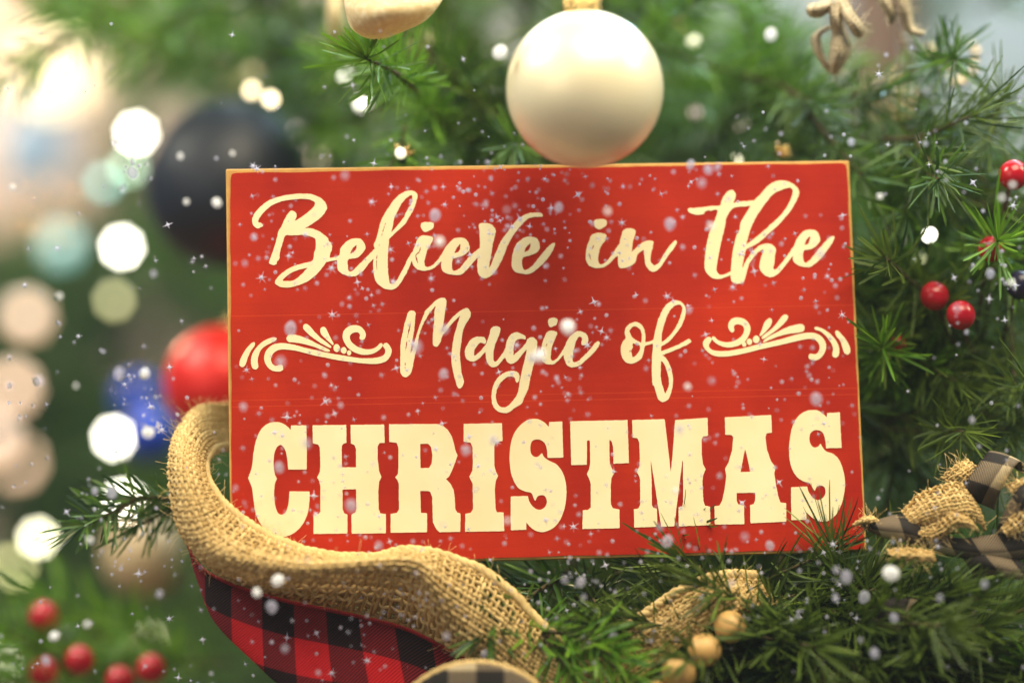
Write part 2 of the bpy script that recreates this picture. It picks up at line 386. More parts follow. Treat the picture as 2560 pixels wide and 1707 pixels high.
believe = [
 (*A_, 'p', [(188,630),(150,655),(120,660),(80,640),(55,595),(55,540),(80,480),(130,420),(200,355),(290,300),(400,265),(520,240),(680,228),(800,235),(900,275),(965,330),(992,400),(975,450),(920,520),(850,575),(770,630),(712,660,c),(760,658),(850,680),(940,730),(1000,780),(1020,830),(1048,850),(1055,920),(1030,990),(1022,1040),(985,1085),(930,1160),(870,1230),(780,1305),(700,1350),(600,1385),(480,1405),(390,1390),(340,1345),(360,1290),(420,1230),(520,1160),(640,1115),(790,1080,c),(820,1050),(830,980),(850,900),(845,800),(790,765),(690,745),(590,750),(480,745,c),(460,765),(440,830),(400,970),(395,1045),(365,1080),(360,1110),(320,1120),(275,1105),(270,1070),(310,960),(360,800),(385,700),(420,640),(460,550),(500,480),(540,440),(580,450),(610,480),(605,530),(575,582,c),(640,540),(740,470),(820,400),(842,345),(800,310),(700,292),(560,300),(420,325),(300,375),(200,460),(140,540),(130,580),(165,595),(188,618)]),
 (*A_, 'h', [(435,1315),(500,1250),(600,1195),(752,1155,c),(690,1220),(620,1285),(560,1320),(500,1325)]),
 (*A_, 'p', [(1000,1035,c),(1140,1005),(1160,920),(1190,880),(1250,820),(1320,790),(1410,795),(1455,840),(1475,910),(1440,970),(1370,1030),(1270,1045,c),(1250,1080),(1255,1140),(1270,1200),(1310,1195),(1400,1110),(1500,1010),(1590,920,c),(1640,960,c),(1570,1050),(1520,1100),(1450,1190),(1350,1260),(1250,1255),(1160,1215),(1125,1170),(1120,1090),(1110,1062),(990,1085,c)]),
 (*A_, 'h', [(1283,975,c),(1310,920),(1360,872,c),(1363,900),(1340,950),(1290,980)]),
 (*A_, 'p', [(1960,205),(1900,240),(1830,310),(1760,410),(1710,490),(1660,600),(1640,690),(1610,790),(1580,870),(1590,920),(1575,1050),(1575,1150),(1580,1230),(1600,1310),(1650,1375),(1720,1420),(1800,1432),(1860,1410),(1920,1340),(1960,1270),(1990,1225),(2020,1160),(2060,1065,c),(2110,990,c),(2060,965),(2000,1060),(1970,1130),(1920,1220),(1870,1310),(1800,1360,c),(1775,1330),(1760,1200),(1755,1080),(1760,950),(1775,790,c),(1800,770),(1870,700),(1960,620),(1990,580),(2030,510),(2070,440),(2110,340),(2128,250),(2100,205),(2050,187),(1995,193)]),
 (*A_, 'h', [(2055,245),(2065,290),(2040,370),(1980,470),(1960,520),(1900,600),(1850,660),(1798,712,c),(1820,620),(1835,540),(1880,440),(1930,350),(1960,315),(1995,278)]),
 (*B_, 'p', [(212,605),(240,588),(300,582),(360,590),(375,620),(365,660),(320,690),(270,708),(235,690),(215,655)]),
 (*B_, 'p', [(175,790),(240,750),(340,765),(365,790),(340,850),(295,930),(270,1010),(255,1080),(265,1130),(300,1145),(360,1120),(420,1060),(470,985,c),(500,1030,c),(465,1075),(400,1140),(330,1180),(240,1195),(160,1170),(115,1120),(100,1060),(105,970),(140,880)]),
 (*B_, 'p', [(470,1000),(520,900),(580,830),(640,785),(750,785),(800,830),(825,910),(790,970),(700,1020),(615,1040,c),(600,1090),(610,1180),(640,1192),(700,1160),(800,1040),(870,970),(945,910,c),(970,1000,c),(930,1020),(860,1100),(780,1190),(710,1245),(620,1245),(530,1225),(475,1180),(468,1080)]),
 (*B_, 'h', [(632,970,c),(665,900),(705,858,c),(708,885),(690,950),(655,968)]),
 (*B_, 'p', [(940,630),(965,600),(1040,598),(1110,620),(1150,690),(1140,750),(1115,860),(1090,1010),(1065,1165,c),(1090,1120),(1150,970),(1220,820),(1290,720),(1370,610),(1450,535),(1540,480),(1640,465),(1720,472),(1742,500),(1720,518),(1640,518),(1560,540),(1500,590),(1440,660),(1370,750),(1300,880),(1250,1010),(1190,1130),(1110,1240),(1030,1288),(970,1275),(930,1220),(920,1120),(930,1010),(950,900),(950,740)]),
 (*B_, 'p', [(1350,1090),(1360,1000),(1390,900),(1440,830),(1520,775),(1620,770),(1680,805),(1705,900),(1670,960),(1590,1000),(1495,1025,c),(1480,1080),(1500,1175),(1540,1178),(1610,1130),(1700,1020),(1790,910),(1870,845),(1897,860),(1870,930),(1820,1020),(1740,1110),(1650,1190),(1560,1237),(1450,1225),(1380,1195),(1352,1140)]),
 (*B_, 'h', [(1508,960,c),(1530,900),(1590,843,c),(1588,880),(1565,930),(1530,952)]),
]
word('lettering', 'cream brush script word Believe', believe, .34, lw=[(*A_, 7, [(1738,570),(1700,680),(1665,805)]), (*A_, 6, [(1622,985),(1615,1080),(1622,1200)]), (*A_, 4, [(1665,860),(1638,880)]), (*B_, 9, [(205,885),(195,950),(145,1000)]), (*B_, 10, [(145,990),(158,1050),(175,1105)])])
word('lettering', 'cream brush script word in', [
 (*C_, 'p', [(222,580),(250,550),(340,548),(382,570),(378,620),(340,655),(285,677),(245,655),(225,620)]),
 (*C_, 'p', [(190,750),(260,720),(340,725),(380,750),(360,820),(310,890),(280,990),(280,1080),(310,1115),(360,1095),(430,1020),(490,930),(545,850,c),(555,980,c),(480,1040),(410,1110),(340,1150),(250,1160),(170,1135),(130,1080),(120,1000),(135,890),(170,800)]),
 (*C_, 'p', [(575,720),(600,680),(660,660),(730,672),(748,710),(730,770),(710,850),(695,962,c),(760,900),(850,830),(920,815),(970,830),(960,900),(940,990),(935,1080),(985,1130,c),(1040,1090),(1120,960),(1200,850),(1245,815),(1265,835),(1230,910),(1150,1010),(1080,1120),(1010,1195),(960,1205),(910,1180),(870,1110),(855,1000),(845,930,c),(770,990),(745,1080),(690,1130),(620,1155),(560,1160),(530,1120),(525,1000),(545,850)]),
], .34, lw=[(*C_, 7, [(228,858),(210,905),(185,935)]), (*C_, 7, [(160,965),(172,1020),(190,1068)])])
word('lettering', 'cream brush script word the', [
 (*D_, 'p', [(45,435),(60,410),(160,405),(280,390),(380,380),(450,375),(470,310),(510,240),(560,190),(610,185),(645,230),(640,290),(615,345,c),(700,325),(800,320),(880,310,c),(870,380,c),(700,390),(620,405),(575,450),(530,530),(510,640),(480,760),(445,920),(415,1080),(405,1190),(450,1245),(520,1230),(600,1195,c),(600,1242,c),(490,1285),(400,1298),(330,1270),(270,1200),(255,1110),(270,950),(290,820),(320,710),(370,590),(415,470),(410,430),(370,430),(330,445),(320,430),(260,455),(240,485),(150,490),(70,465)]),
 (*D_, 'p', [(880,310,c),(960,230),(1040,140),(1120,85),(1210,62),(1300,75),(1390,120),(1435,180),(1440,240),(1400,330),(1350,420),(1270,520),(1170,630),(1060,730),(950,830),(850,890),(775,925,c),(760,980),(740,1090),(718,1215,c),(745,1130),(800,1030),(880,930),(960,870),(1050,855),(1110,870),(1150,930),(1140,1000),(1130,1100),(1120,1170),(1160,1170),(1210,1110),(1290,1010),(1380,880,c),(1410,960,c),(1330,1050),(1260,1140),(1180,1230),(1100,1275),(1030,1260),(970,1210),(945,1150),(960,1050),(1000,918,c),(930,960),(860,1040),(810,1120),(780,1230),(745,1330),(680,1358),(620,1345),(585,1290),(590,1150),(600,1020),(630,860),(660,740),(690,690),(710,590),(760,500),(835,380,c)]),
 (*D_, 'h', [(1310,150),(1355,170),(1365,210),(1340,290),(1290,390),(1210,500),(1100,600),(1000,690),(880,790),(773,868,c),(800,780),(830,680),(890,540),(960,430),(1040,320),(1120,230),(1220,180)]),
 (*D_, 'p', [(960,330),(1060,315),(1080,350),(1070,385),(1000,388)]),
 (*D_, 'p', [(1370,1000),(1380,920),(1390,860),(1430,770),(1500,700),(1570,680),(1650,690),(1690,740),(1705,810),(1670,870),(1600,920),(1505,935,c),(1490,1000),(1505,1085),(1560,1075),(1620,1010),(1720,890),(1800,800),(1860,758),(1888,775),(1860,840),(1800,930),(1720,1030),(1650,1100),(1570,1147),(1460,1135),(1390,1095),(1365,1050)]),
 (*D_, 'h', [(1515,865),(1530,810),(1575,765),(1580,790),(1560,850),(1530,870)]),
], .34)
word('lettering', 'cream brush script word Magic', [
 (*F_, 'p', [(200,270),(230,238),(275,242),(298,275),(290,360),(285,430),(270,540),(250,640),(235,780,c),(270,690),(300,580),(340,450),(400,290),(430,230),(500,160),(560,105),(630,75),(675,90),(688,145),(670,260),(650,400),(625,512,c),(680,430),(760,330),(850,250),(930,208),(975,225),(995,290),(970,350),(920,430),(890,520),(875,640),(858,770),(865,900),(880,1030),(908,1130),(890,1190),(860,1222),(825,1200),(800,1120),(770,1000),(750,880),(760,700),(785,560),(820,430),(862,298,c),(790,370),(710,460),(640,550),(610,640),(570,690),(530,685),(513,640),(520,500),(530,380),(535,270),(550,178,c),(480,260),(430,340),(380,440),(340,560),(320,680),(290,800),(265,930),(235,1030),(175,1078),(125,1055),(105,1000),(105,800),(110,640),(135,520),(160,400)]),
 (*F_, 'p', [(1178,595),(1150,570),(1060,570),(990,610),(940,690),(920,770),(945,850),(1020,880),(1090,850),(1140,800),(1230,700,c),(1220,640,c),(1180,670),(1110,755),(1036,815,c),(1040,740),(1080,675),(1120,645),(1172,658),(1190,630)]),
 (*F_, 'p', [(1250,470),(1290,435),(1350,445),(1370,480),(1345,560),(1310,650),(1285,740),(1280,850),(1310,880),(1350,840),(1400,770),(1460,660,c),(1470,790,c),(1400,860),(1340,930),(1280,952),(1220,920),(1190,850),(1180,740),(1200,630),(1230,540)]),
 (*F_, 'p', [(1690,580),(1670,550),(1580,512),(1510,530),(1460,600),(1430,720),(1430,820),(1460,890),(1515,910),(1570,880),(1640,800),(1730,690,c),(1760,640,c),(1740,590,c),(1650,695),(1580,760),(1535,802,c),(1535,740),(1545,670),(1570,612),(1630,592),(1680,602)]),
 (*F_, 'p', [(1700,620),(1740,580),(1790,578),(1830,620),(1830,700),(1815,800),(1795,900),(1765,1010),(1740,1130),(1715,1240),(1670,1330),(1640,1410),(1560,1460),(1480,1520),(1410,1530),(1340,1510),(1280,1450),(1258,1350),(1265,1240),(1290,1160),(1340,1080),(1420,1020),(1510,998),(1580,1010),(1610,1060),(1605,1120),(1580,1150),(1563,1130),(1550,1090),(1510,1065),(1440,1085),(1380,1140),(1340,1200),(1315,1280),(1315,1360),(1345,1430),(1400,1460),(1460,1440),(1530,1370),(1590,1270),(1610,1160),(1630,1050),(1650,960),(1680,850),(1700,730)]),
 (*G_, 'p', [(100,365),(120,335),(170,328),(212,340),(220,375),(205,415),(165,440),(130,450),(110,420)]),
 (*G_, 'p', [(70,540),(100,500),(160,492),(210,510),(212,545),(180,610),(150,690),(135,780),(135,850),(165,870),(210,840),(270,760),(350,620,c),(345,750,c),(290,800),(230,870),(170,912),(100,917),(50,895),(15,840),(10,760),(30,640)]),
 (*G_, 'p', [(605,640),(570,670),(530,675),(520,640),(530,590),(500,565),(465,600),(435,690),(415,790),(415,880),(470,880),(540,820),(620,740),(690,650),(730,625),(757,645),(730,700),(660,790),(580,860),(510,920),(430,953),(360,940),(315,880),(300,800),(310,700),(350,600),(410,530),(480,495),(550,510),(600,560)]),
], .34, lw=[(*F_, 8, [(240,365),(215,480),(190,600)]), (*F_, 7, [(188,620),(180,680),(168,750)]), (*F_, 5, [(166,880),(166,930),(164,1000)]), (*G_, 7, [(90,628),(85,665),(72,695)]), (*G_, 7, [(45,725),(50,770),(62,815)])])
word('lettering', 'cream brush script word of', [
 (*G_, 'p', [(1080,580),(1068,510),(1090,440),(1150,395),(1215,382),(1280,415),(1320,490),(1330,570),(1325,640,c),(1400,620),(1460,590,c),(1460,640,c),(1390,665),(1325,690),(1310,760),(1280,840),(1220,885),(1140,908),(1070,880),(1030,810),(1020,700),(1045,630)]),
 (*G_, 'h', [(1130,490),(1180,437),(1240,455),(1280,510),(1283,590),(1275,642,c),(1210,610),(1165,575),(1140,530)]),
 (*G_, 'h', [(1172,655),(1220,665),(1265,690),(1240,770),(1175,825),(1160,790),(1152,750),(1170,700)]),
 (*G_, 'p', [(1440,560),(1470,430),(1500,330),(1570,190),(1650,125),(1730,110),(1800,140),(1840,210),(1840,270),(1800,400),(1730,510),(1660,600),(1600,650),(1530,690,c),(1530,750,c),(1640,710),(1760,660),(1850,605),(1890,597),(1910,625),(1880,655),(1780,705),(1660,755),(1545,800,c),(1590,840),(1640,930),(1670,1030),(1680,1130),(1660,1250),(1630,1340),(1590,1380),(1540,1390),(1490,1350),(1460,1260),(1435,1180),(1420,1170),(1412,1000),(1412,850),(1425,700)]),
 (*G_, 'h', [(1745,160),(1790,185),(1795,230),(1760,350),(1700,470),(1620,570),(1535,637,c),(1540,520),(1570,400),(1610,290),(1670,200)]),
 (*G_, 'h', [(1528,862,c),(1570,920),(1605,1010),(1625,1100),(1625,1190),(1580,1288,c),(1550,1200),(1525,1090),(1525,960)]),
], .34, lw=[(*G_, 5, [(1150,730),(1138,745),(1120,768)])])
def ell(cx, cy, rx, ry): return [(cx + rx * math.cos(t * math.pi / 6), cy + ry * math.sin(t * math.pi / 6)) for t in range(12)]
word('flourish', 'cream scroll flourish before Magic', [(*E_, 'p', q) for q in (
 [(45,920),(50,870),(80,800),(130,720),(200,645),(238,640),(235,680),(190,745),(150,830),(125,910),(95,948),(60,945)],
 [(195,930),(190,860),(215,770),(280,680),(360,615),(450,580),(505,580),(512,605),(460,640),(380,680),(320,730),(285,810),(275,880),(282,945),(255,980),(215,970)],
 [(595,960),(590,990),(540,1008),(460,995),(400,950),(360,870),(365,780),(410,710),(490,660),(600,648),(720,665),(850,700),(1000,735),(1150,770),(1300,795),(1450,820),(1600,840),(1740,835),(1840,815),(1880,780),(1885,730),(1860,690),(1870,655),(1910,648),(1950,690),(1968,750),(1945,820),(1890,880),(1780,910),(1620,905),(1450,885),(1300,865),(1150,835),(1020,810),(900,780),(760,745),(640,730),(540,735),(470,780),(443,840),(455,900),(500,935),(560,918),(588,930)],
 [(640,600),(650,560),(690,535),(780,550),(900,590),(1000,640),(1110,695),(1185,735),(1180,755),(1130,750),(1000,700),(860,660),(740,640),(670,635)],
 [(848,455),(860,415),(890,405),(930,430),(990,500),(1070,580),(1150,640),(1205,690),(1195,708),(1150,690),(1060,640),(960,570),(880,500)],
 [(1065,490),(1075,455),(1105,443),(1140,465),(1175,540),(1210,610),(1235,655),(1225,672),(1190,645),(1130,590),(1080,540)],
 ell(1273,710,40,50), ell(1362,740,36,42), ell(1431,770,27,32),
 [(1590,608),(1560,590),(1568,545),(1545,515),(1500,512),(1450,540),(1440,580),(1460,630),(1530,690),(1640,725),(1720,720),(1780,690),(1820,650),(1850,655),(1850,690),(1790,750),(1700,790),(1600,795),(1500,765),(1420,710),(1370,640),(1348,570),(1365,490),(1430,435),(1520,422),(1590,450),(1635,510),(1640,560),(1620,600)])], .12)
word('flourish', 'cream scroll flourish after of', [(*H_, 'p', q) for q in (
 [(455,515),(420,485),(403,440),(415,380),(460,335),(530,325),(610,345),(670,410),(685,480),(660,560),(610,630),(530,680),(420,703),(330,690),(250,650),(200,600),(205,565),(235,570),(270,605),(330,630),(420,635),(520,600),(585,540),(605,470),(580,425),(530,410),(490,420),(475,450),(482,490)],
 [(150,568),(190,585),(190,620),(165,660),(165,700),(210,735),(310,748),(440,740),(600,710),(760,670),(920,635),(1080,595),(1230,550),(1370,520),(1480,518),(1570,555),(1630,630),(1640,710),(1610,790),(1560,845),(1490,868),(1430,845),(1420,805),(1445,782),(1500,788),(1540,765),(1560,710),(1545,650),(1500,605),(1410,595),(1280,620),(1130,655),(980,690),(820,725),(660,765),(500,800),(340,820),(220,805),(140,755),(88,680),(95,615)],
 [(800,545),(830,480),(860,390),(900,345),(935,332),(957,360),(945,420),(900,480),(840,540),(810,560)],
 [(825,575),(870,530),(950,470),(1030,380),(1080,310),(1120,288),(1155,300),(1155,340),(1110,400),(1020,480),(920,550),(850,595),(830,590)],
 [(845,625),(900,575),(1020,510),(1140,450),(1250,418),(1330,408),(1368,440),(1360,490),(1310,512),(1180,530),(1050,560),(930,605),(860,637)],
 ell(607,665,27,30), ell(672,632,34,40), ell(758,600,42,48),
 [(1492,460),(1510,442),(1570,455),(1660,505),(1740,580),(1790,660),(1808,730),(1800,800),(1770,830),(1730,820),(1720,780),(1730,720),(1700,640),(1640,560),(1570,500),(1510,480)],
 [(1755,510),(1775,488),(1810,510),(1880,590),(1930,670),(1948,740),(1935,780),(1905,793),(1870,770),(1850,710),(1820,620),(1770,560)])], .12)
word('lettering', 'large cream slab serif word CHRISTMAS', [
 (*I_, 'p', [(385,118),(460,135),(520,175),(555,215,c),(560,160,c),(740,157,c),(745,400),(745,683,c),(525,683,c),(515,560),(490,450),(440,390),(390,420),(360,500),(352,620),(365,730),(392,790,c),(368,850),(358,960),(370,1100),(400,1190),(450,1218),(500,1180),(530,1080),(540,940,c),(780,940,c),(775,1080),(750,1220),(690,1340),(600,1430),(500,1475),(400,1480),(290,1430),(200,1330),(140,1200),(115,1050),(95,900),(50,785,c),(95,650),(115,480),(150,320),(210,200),(290,135)]),
 (*I_, 'P', [(815,157),(1215,153),(1218,365),(1185,375),(1162,400),(1160,460),(1163,655),(1330,655),(1330,440),(1315,395),(1270,372),(1265,153),(1665,148),(1672,365),(1610,368),(1588,410),(1588,560),(1605,700),(1632,770),(1605,830),(1595,950),(1600,1150),(1620,1200),(1685,1210),(1685,1437),(1280,1442),(1275,1215),(1325,1190),(1335,1150),(1333,915),(1170,920),(1172,1150),(1190,1200),(1228,1215),(1228,1440),(828,1445),(828,1218),(885,1210),(908,1180),(908,880),(895,820),(868,775),(898,720),(908,640),(900,420),(880,385),(818,370)]),
 (*J_, 'P', [(60,145),(630,142),(700,165),(760,215),(805,290),(830,380),(850,460),(873,515),(840,610),(800,710),(770,770),(735,795),(790,850),(825,920),(840,1020),(845,1150),(870,1190),(908,1205),(905,1420),(660,1425),(620,1390),(580,1310),(575,1150),(572,1010),(550,950),(520,935),(430,937),(438,1195),(512,1200),(512,1425),(78,1432),(78,1208),(155,1195),(178,1150),(175,850),(160,810),(133,775),(165,735),(172,650),(170,420),(150,365),(62,355)]),
 (*J_, 'H', [(430,378),(525,375),(560,420),(575,510),(565,610),(535,663),(432,665)]),
 (*J_, 'P', [(945,140),(1400,132),(1408,345),(1330,355),(1310,400),(1310,640),(1330,710),(1355,757),(1325,820),(1315,920),(1325,1150),(1340,1188),(1420,1190),(1428,1412),(962,1420),(965,1205),(1030,1195),(1058,1150),(1052,850),(1013,770),(1050,690),(1055,600),(1050,420),(1030,365),(945,350)]),
 (*K_, 'p', [(365,80),(430,95),(490,135),(530,178,c),(535,118,c),(690,112,c),(703,540,c),(515,545,c),(510,450),(485,375),(440,335),(390,325),(335,345),(312,410),(320,490),(360,530),(400,530),(435,500),(450,488,c),(480,540),(540,580),(620,620),(690,710),(730,830),(740,970),(720,1130),(670,1270),(590,1370),(490,1418),(410,1420),(330,1380),(262,1308,c),(265,1395,c),(80,1402,c),(78,1000,c),(280,995,c),(300,1060),(350,1130),(420,1160),(480,1130),(508,1070),(490,1005),(450,985),(400,1000),(368,1055,c),(350,1020),(320,960),(230,935),(160,890),(100,780),(70,640),(68,460),(100,300),(170,180),(270,100)]),
 (*K_, 'P', [(785,110),(1465,95),(1482,605),(1300,613),(1295,420),(1275,345),(1250,325),(1250,500),(1255,610),(1280,670),(1304,727),(1275,780),(1265,880),(1268,1090),(1290,1140),(1368,1155),(1372,1378),(930,1387),(935,1165),(1000,1160),(1030,1130),(1028,850),(1010,790),(983,735),(1010,680),(1023,600),(1018,335),(985,340),(982,625),(797,630)]),
 (*L_, 'P', [(95,190),(480,180),(510,430),(535,650),(553,820),(570,650),(590,400),(605,190),(990,163),(995,378),(940,385),(920,420),(920,600),(935,710),(967,775),(935,850),(928,930),(940,1150),(960,1205),(1020,1218),(1022,1437),(648,1450),(645,1225),(690,1215),(702,1150),(698,700),(692,640),(680,760),(650,1000),(625,1200),(595,1450),(440,1455),(400,1200),(360,930),(325,720),(312,615),(318,760),(325,900),(328,1200),(345,1230),(388,1240),(395,1455),(120,1465),(115,1248),(170,1238),(190,1200),(190,900),(175,850),(148,805),(180,740),(187,650),(178,450),(155,405),(100,400)]),
 (*N_, 'P', [(245,205),(795,178),(803,388),(740,395),(725,440),(745,590),(790,720),(844,798),(832,870),(850,1000),(880,1150),(905,1215),(972,1222),(975,1442),(548,1462),(545,1245),(590,1232),(605,1190),(605,1100),(385,1103),(385,1190),(400,1235),(472,1250),(475,1472),(125,1478),(122,1258),(180,1252),(215,1190),(245,1040),(262,900),(246,818),(290,740),(330,600),(345,440),(320,415),(250,412)]),
 (*N_, 'H', [(485,575),(520,720),(548,850),(430,855),(460,700)]),
 (*N_, 'p', [(1300,118),(1370,135),(1420,170),(1452,210,c),(1460,155,c),(1610,147,c),(1630,568,c),(1448,572,c),(1440,490),(1415,400),(1370,362),(1310,360),(1265,390),(1248,450),(1260,520),(1300,562),(1345,555),(1382,518,c),(1410,570),(1450,610),(1530,640),(1600,710),(1645,820),(1670,950),(1665,1080),(1630,1230),(1570,1350),(1480,1430),(1380,1440),(1290,1400),(1212,1330,c),(1212,1420,c),(1035,1425,c),(1030,1035,c),(1220,1025,c),(1240,1090),(1290,1160),(1350,1185),(1410,1160),(1440,1100),(1430,1040),(1390,1015),(1340,1025),(1311,1080,c),(1285,1040),(1250,985),(1180,965),(1100,910),(1040,810),(1010,660),(1015,480),(1050,310),(1110,200),(1200,135)]),
], .14)

# ------------------------------------------------------------------ woven burlap
def surf(st, nt, ns):            # stations of (A, M, B) points -> grid (nt, ns, 3)
    A, M, B = (cr([np.array(s[i]) for s in st], nt * 4) for i in range(3))
    d = np.r_[0, np.cumsum(np.linalg.norm(np.diff(M, axis=0), axis=1))]
    tt = np.linspace(0, d[-1], nt); A, M, B = (np.column_stack([np.interp(tt, d, X[:, k]) for k in range(3)]) for X in (A, M, B))
    s = np.linspace(0, 1, ns)[None, :, None]
    G = A[:, None] * (1 - s) * (1 - 2 * s) + M[:, None] * 4 * s * (1 - s) + B[:, None] * s * (2 * s - 1)
    return G, d[-1]
def sample(G, a, b):             # bilinear sample at fractional (t, s) indices
    a = np.clip(a, 0, G.shape[0] - 1.001); b = np.clip(b, 0, G.shape[1] - 1.001); i = a.astype(int); j = b.astype(int); f = (a - i)[..., None]; g = (b - j)[..., None]
    return G[i, j] * (1 - f) * (1 - g) + G[i + 1, j] * f * (1 - g) + G[i, j + 1] * (1 - f) * g + G[i + 1, j + 1] * f * g
def weave(name, st, pitch, warps, r, parent, mt, jit=.25, amp=None, fuzz=0):
    G, ln = surf(st, 400, 40)
    N = np.cross(np.gradient(G, axis=0), np.gradient(G, axis=1)); N /= np.linalg.norm(N, axis=2)[..., None] + 1e-12
    wefts = int(ln / pitch); amp = amp or r * .9; mb = MB()
    ti = (np.arange(wefts) + .5 + NP.uniform(-jit, jit, wefts)) / wefts * 399
    si = (np.arange(warps) + .5 + NP.uniform(-jit, jit, warps) * .7) / warps * 39
    for k in range(warps):
        a = np.sort(np.r_[ti, (ti[:-1] + ti[1:]) / 2]); sg = np.cos(np.arange(len(a)) * math.pi / 2 + k * math.pi)
        b_ = si[k] + .25 * np.sin(a * .06 + k) * 39 / warps * .5 + np.zeros_like(a)
        p = sample(G, a, b_) + sample(N, a, b_) * (sg * amp)[:, None]
        mb.tube(p, r * NP.uniform(.8, 1.2), 5, np.clip(.5 + NP.normal() * .2 + NP.normal(size=len(a)).repeat(5) * .12, 0, 1))
    for k in range(wefts):
        b_ = np.sort(np.r_[si, (si[:-1] + si[1:]) / 2, 0, 39]); sg = -np.cos((np.arange(len(b_)) - 1) * math.pi / 2 + k * math.pi)
        a = ti[k] + .35 * np.sin(b_ * .3 + k * 1.7) + np.zeros_like(b_)
        p = sample(G, a, b_) + sample(N, a, b_) * (sg * amp)[:, None]
        mb.tube(p, r * NP.uniform(.75, 1.2), 5, np.clip(.5 + NP.normal() * .2 + NP.normal(size=len(b_)).repeat(5) * .12, 0, 1))
    for k in range(fuzz):
        a = np.array([NP.uniform(0, 399)]); b_ = np.array([NP.choice([NP.uniform(0, 39), 0., 39.])])
        p0 = sample(G, a, b_)[0]; n0 = sample(N, a, b_)[0]; d1 = NP.normal(size=3); d1 /= np.linalg.norm(d1); sgn_ = 1 if n0[1] < 0 else -1
        l = NP.uniform(.002, .0055); d2 = NP.normal(size=3) * .35
        q = [p0, p0 + (n0 * sgn_ * .6 + d1) * l * .5, p0 + (n0 * sgn_ * .7 + d1 + d2) * l]
        mb.tube(cr(q, 6), .00009, 3, .9)
    return mb.build(name, mt, parent), G
def Z1(u, v, D): return P(u / 2.157 + 380, v / 2.157 + 980, 1.129 + (D - 1.124) * (.68 if D < 1.13 else 1))
def Z2(u, v, D): return P(u, v, D)
ST1 = [((420,300,1.185),(410,180,1.195),(420,60,1.20)), ((345,315,1.165),(270,190,1.160),(240,85,1.175)), ((300,380,1.150),(200,290,1.135),(125,230,1.155)),
 ((305,470,1.135),(190,420,1.112),(93,400,1.135)), ((360,570,1.125),(225,600,1.098),(108,590,1.122)), ((450,660,1.120),(300,770,1.092),(165,770,1.115)),
 ((600,765,1.117),(480,890,1.082),(330,960,1.118)), ((800,850,1.116),(755,955,1.078),(580,1080,1.138)), ((1000,890,1.116),(985,955,1.078),(860,1150,1.145)),
 ((1200,893,1.116),(1210,945,1.084),(1120,1200,1.145)), ((1400,855,1.115),(1420,965,1.088),(1370,1270,1.138)), ((1600,895,1.114),(1565,1080,1.090),(1550,1345,1.120)),
 ((1790,970,1.113),(1725,1190,1.094),(1680,1420,1.106)), ((1930,1075,1.112),(1850,1275,1.095),(1790,1480,1.102)), ((2040,1190,1.111),(1960,1365,1.096),(1890,1550,1.098)),
 ((2150,1300,1.110),(2080,1465,1.097),(2020,1650,1.096)), ((2270,1370,1.108),(2230,1530,1.097),(2200,1700,1.094))]
burlap = thing('burlap_ribbon', 'golden woven burlap ribbon looping round the left side and under the red sign', 'ribbon', P(700, 1450, 1.12))
burlap.location = (0, 0, 0)
st1 = [tuple(tuple(Z1(*q)) for q in s) for s in ST1]
st1 += [tuple(tuple(P(q[0], q[1], 1.128 + (q[2] - 1.128) * .6)) for q in s) for s in [((1500,1600,1.115),(1520,1660,1.105),(1540,1730,1.100)), ((1590,1550,1.118),(1625,1597,1.108),(1660,1645,1.106)),
 ((1700,1478,1.122),(1740,1522,1.112),(1775,1562,1.112)), ((1800,1440,1.124),(1830,1482,1.114),(1860,1520,1.114)), ((1890,1440,1.150),(1920,1476,1.146),(1950,1510,1.146))]]
i0 = 4
weave('inner_fold', [(tuple(np.array(s_[0]) + (0, .006, -.0006)), tuple(np.array(s_[1]) * .55 + np.array(s_[2]) * .45 + (0, .010, 0)), tuple(np.array(s_[2]) + (0, .003, 0))) for s_ in st1[i0:13]], .0024, 17, .00080, burlap, M_burlap)
_, G1 = weave('weave', st1, .0028, 15, .00084, burlap, M_burlap, fuzz=900)
mb = MB()
ep = G1[:, 0] + np.array([0, -.0012, .0006]); ep = ep + NP.normal(size=ep.shape) * .00012
for ph in (0, 2.1, 4.2):                          # the thick rolled selvedge: three plies
    th = np.arange(len(ep)) * .55 + ph
    off = np.column_stack([np.zeros(len(ep)), np.cos(th) * .0011, np.sin(th) * .0011])
    mb.tube(ep + off, .0016 + .00015 * np.sin(np.arange(len(ep)) * .21 + ph), 6, np.clip(.72 + .12 * np.sin(np.arange(len(ep)) * .9 + ph).repeat(6), 0, 1))
mb.build('selvedge', M_burlap, burlap)

# ------------------------------------------------------------------ cloth strips
def cloth(name, st, mt, parent, nt=120, ns=14, thick=.0004, truev=False):
    G, ln = surf(st, nt, ns)
    wd = np.linalg.norm(np.diff(G, axis=1), axis=2).sum(1).mean()
    uv = np.stack(np.meshgrid(np.linspace(0, ln, nt), np.linspace(0, wd, ns), indexing='ij'), -1).reshape(-1, 2)
    if truev: uv[:, 1] = np.c_[np.zeros(nt), np.cumsum(np.linalg.norm(np.diff(G, axis=1), axis=2), axis=1)].ravel()
    i = np.arange(nt - 1)[:, None] * ns; j = np.arange(ns - 1)[None]
    Fq = np.stack([i + j, i + j + 1, i + ns + j + 1, i + ns + j], -1).reshape(-1, 4)
    o = mesh(name, G.reshape(-1, 3), Fq, mt, parent, uv=uv)
    s = o.modifiers.new('thickness', 'SOLIDIFY'); s.thickness = thick
    return o, G
plaid = thing('plaid_ribbon', 'red and black buffalo check ribbon folded beneath the burlap ribbon', 'ribbon')
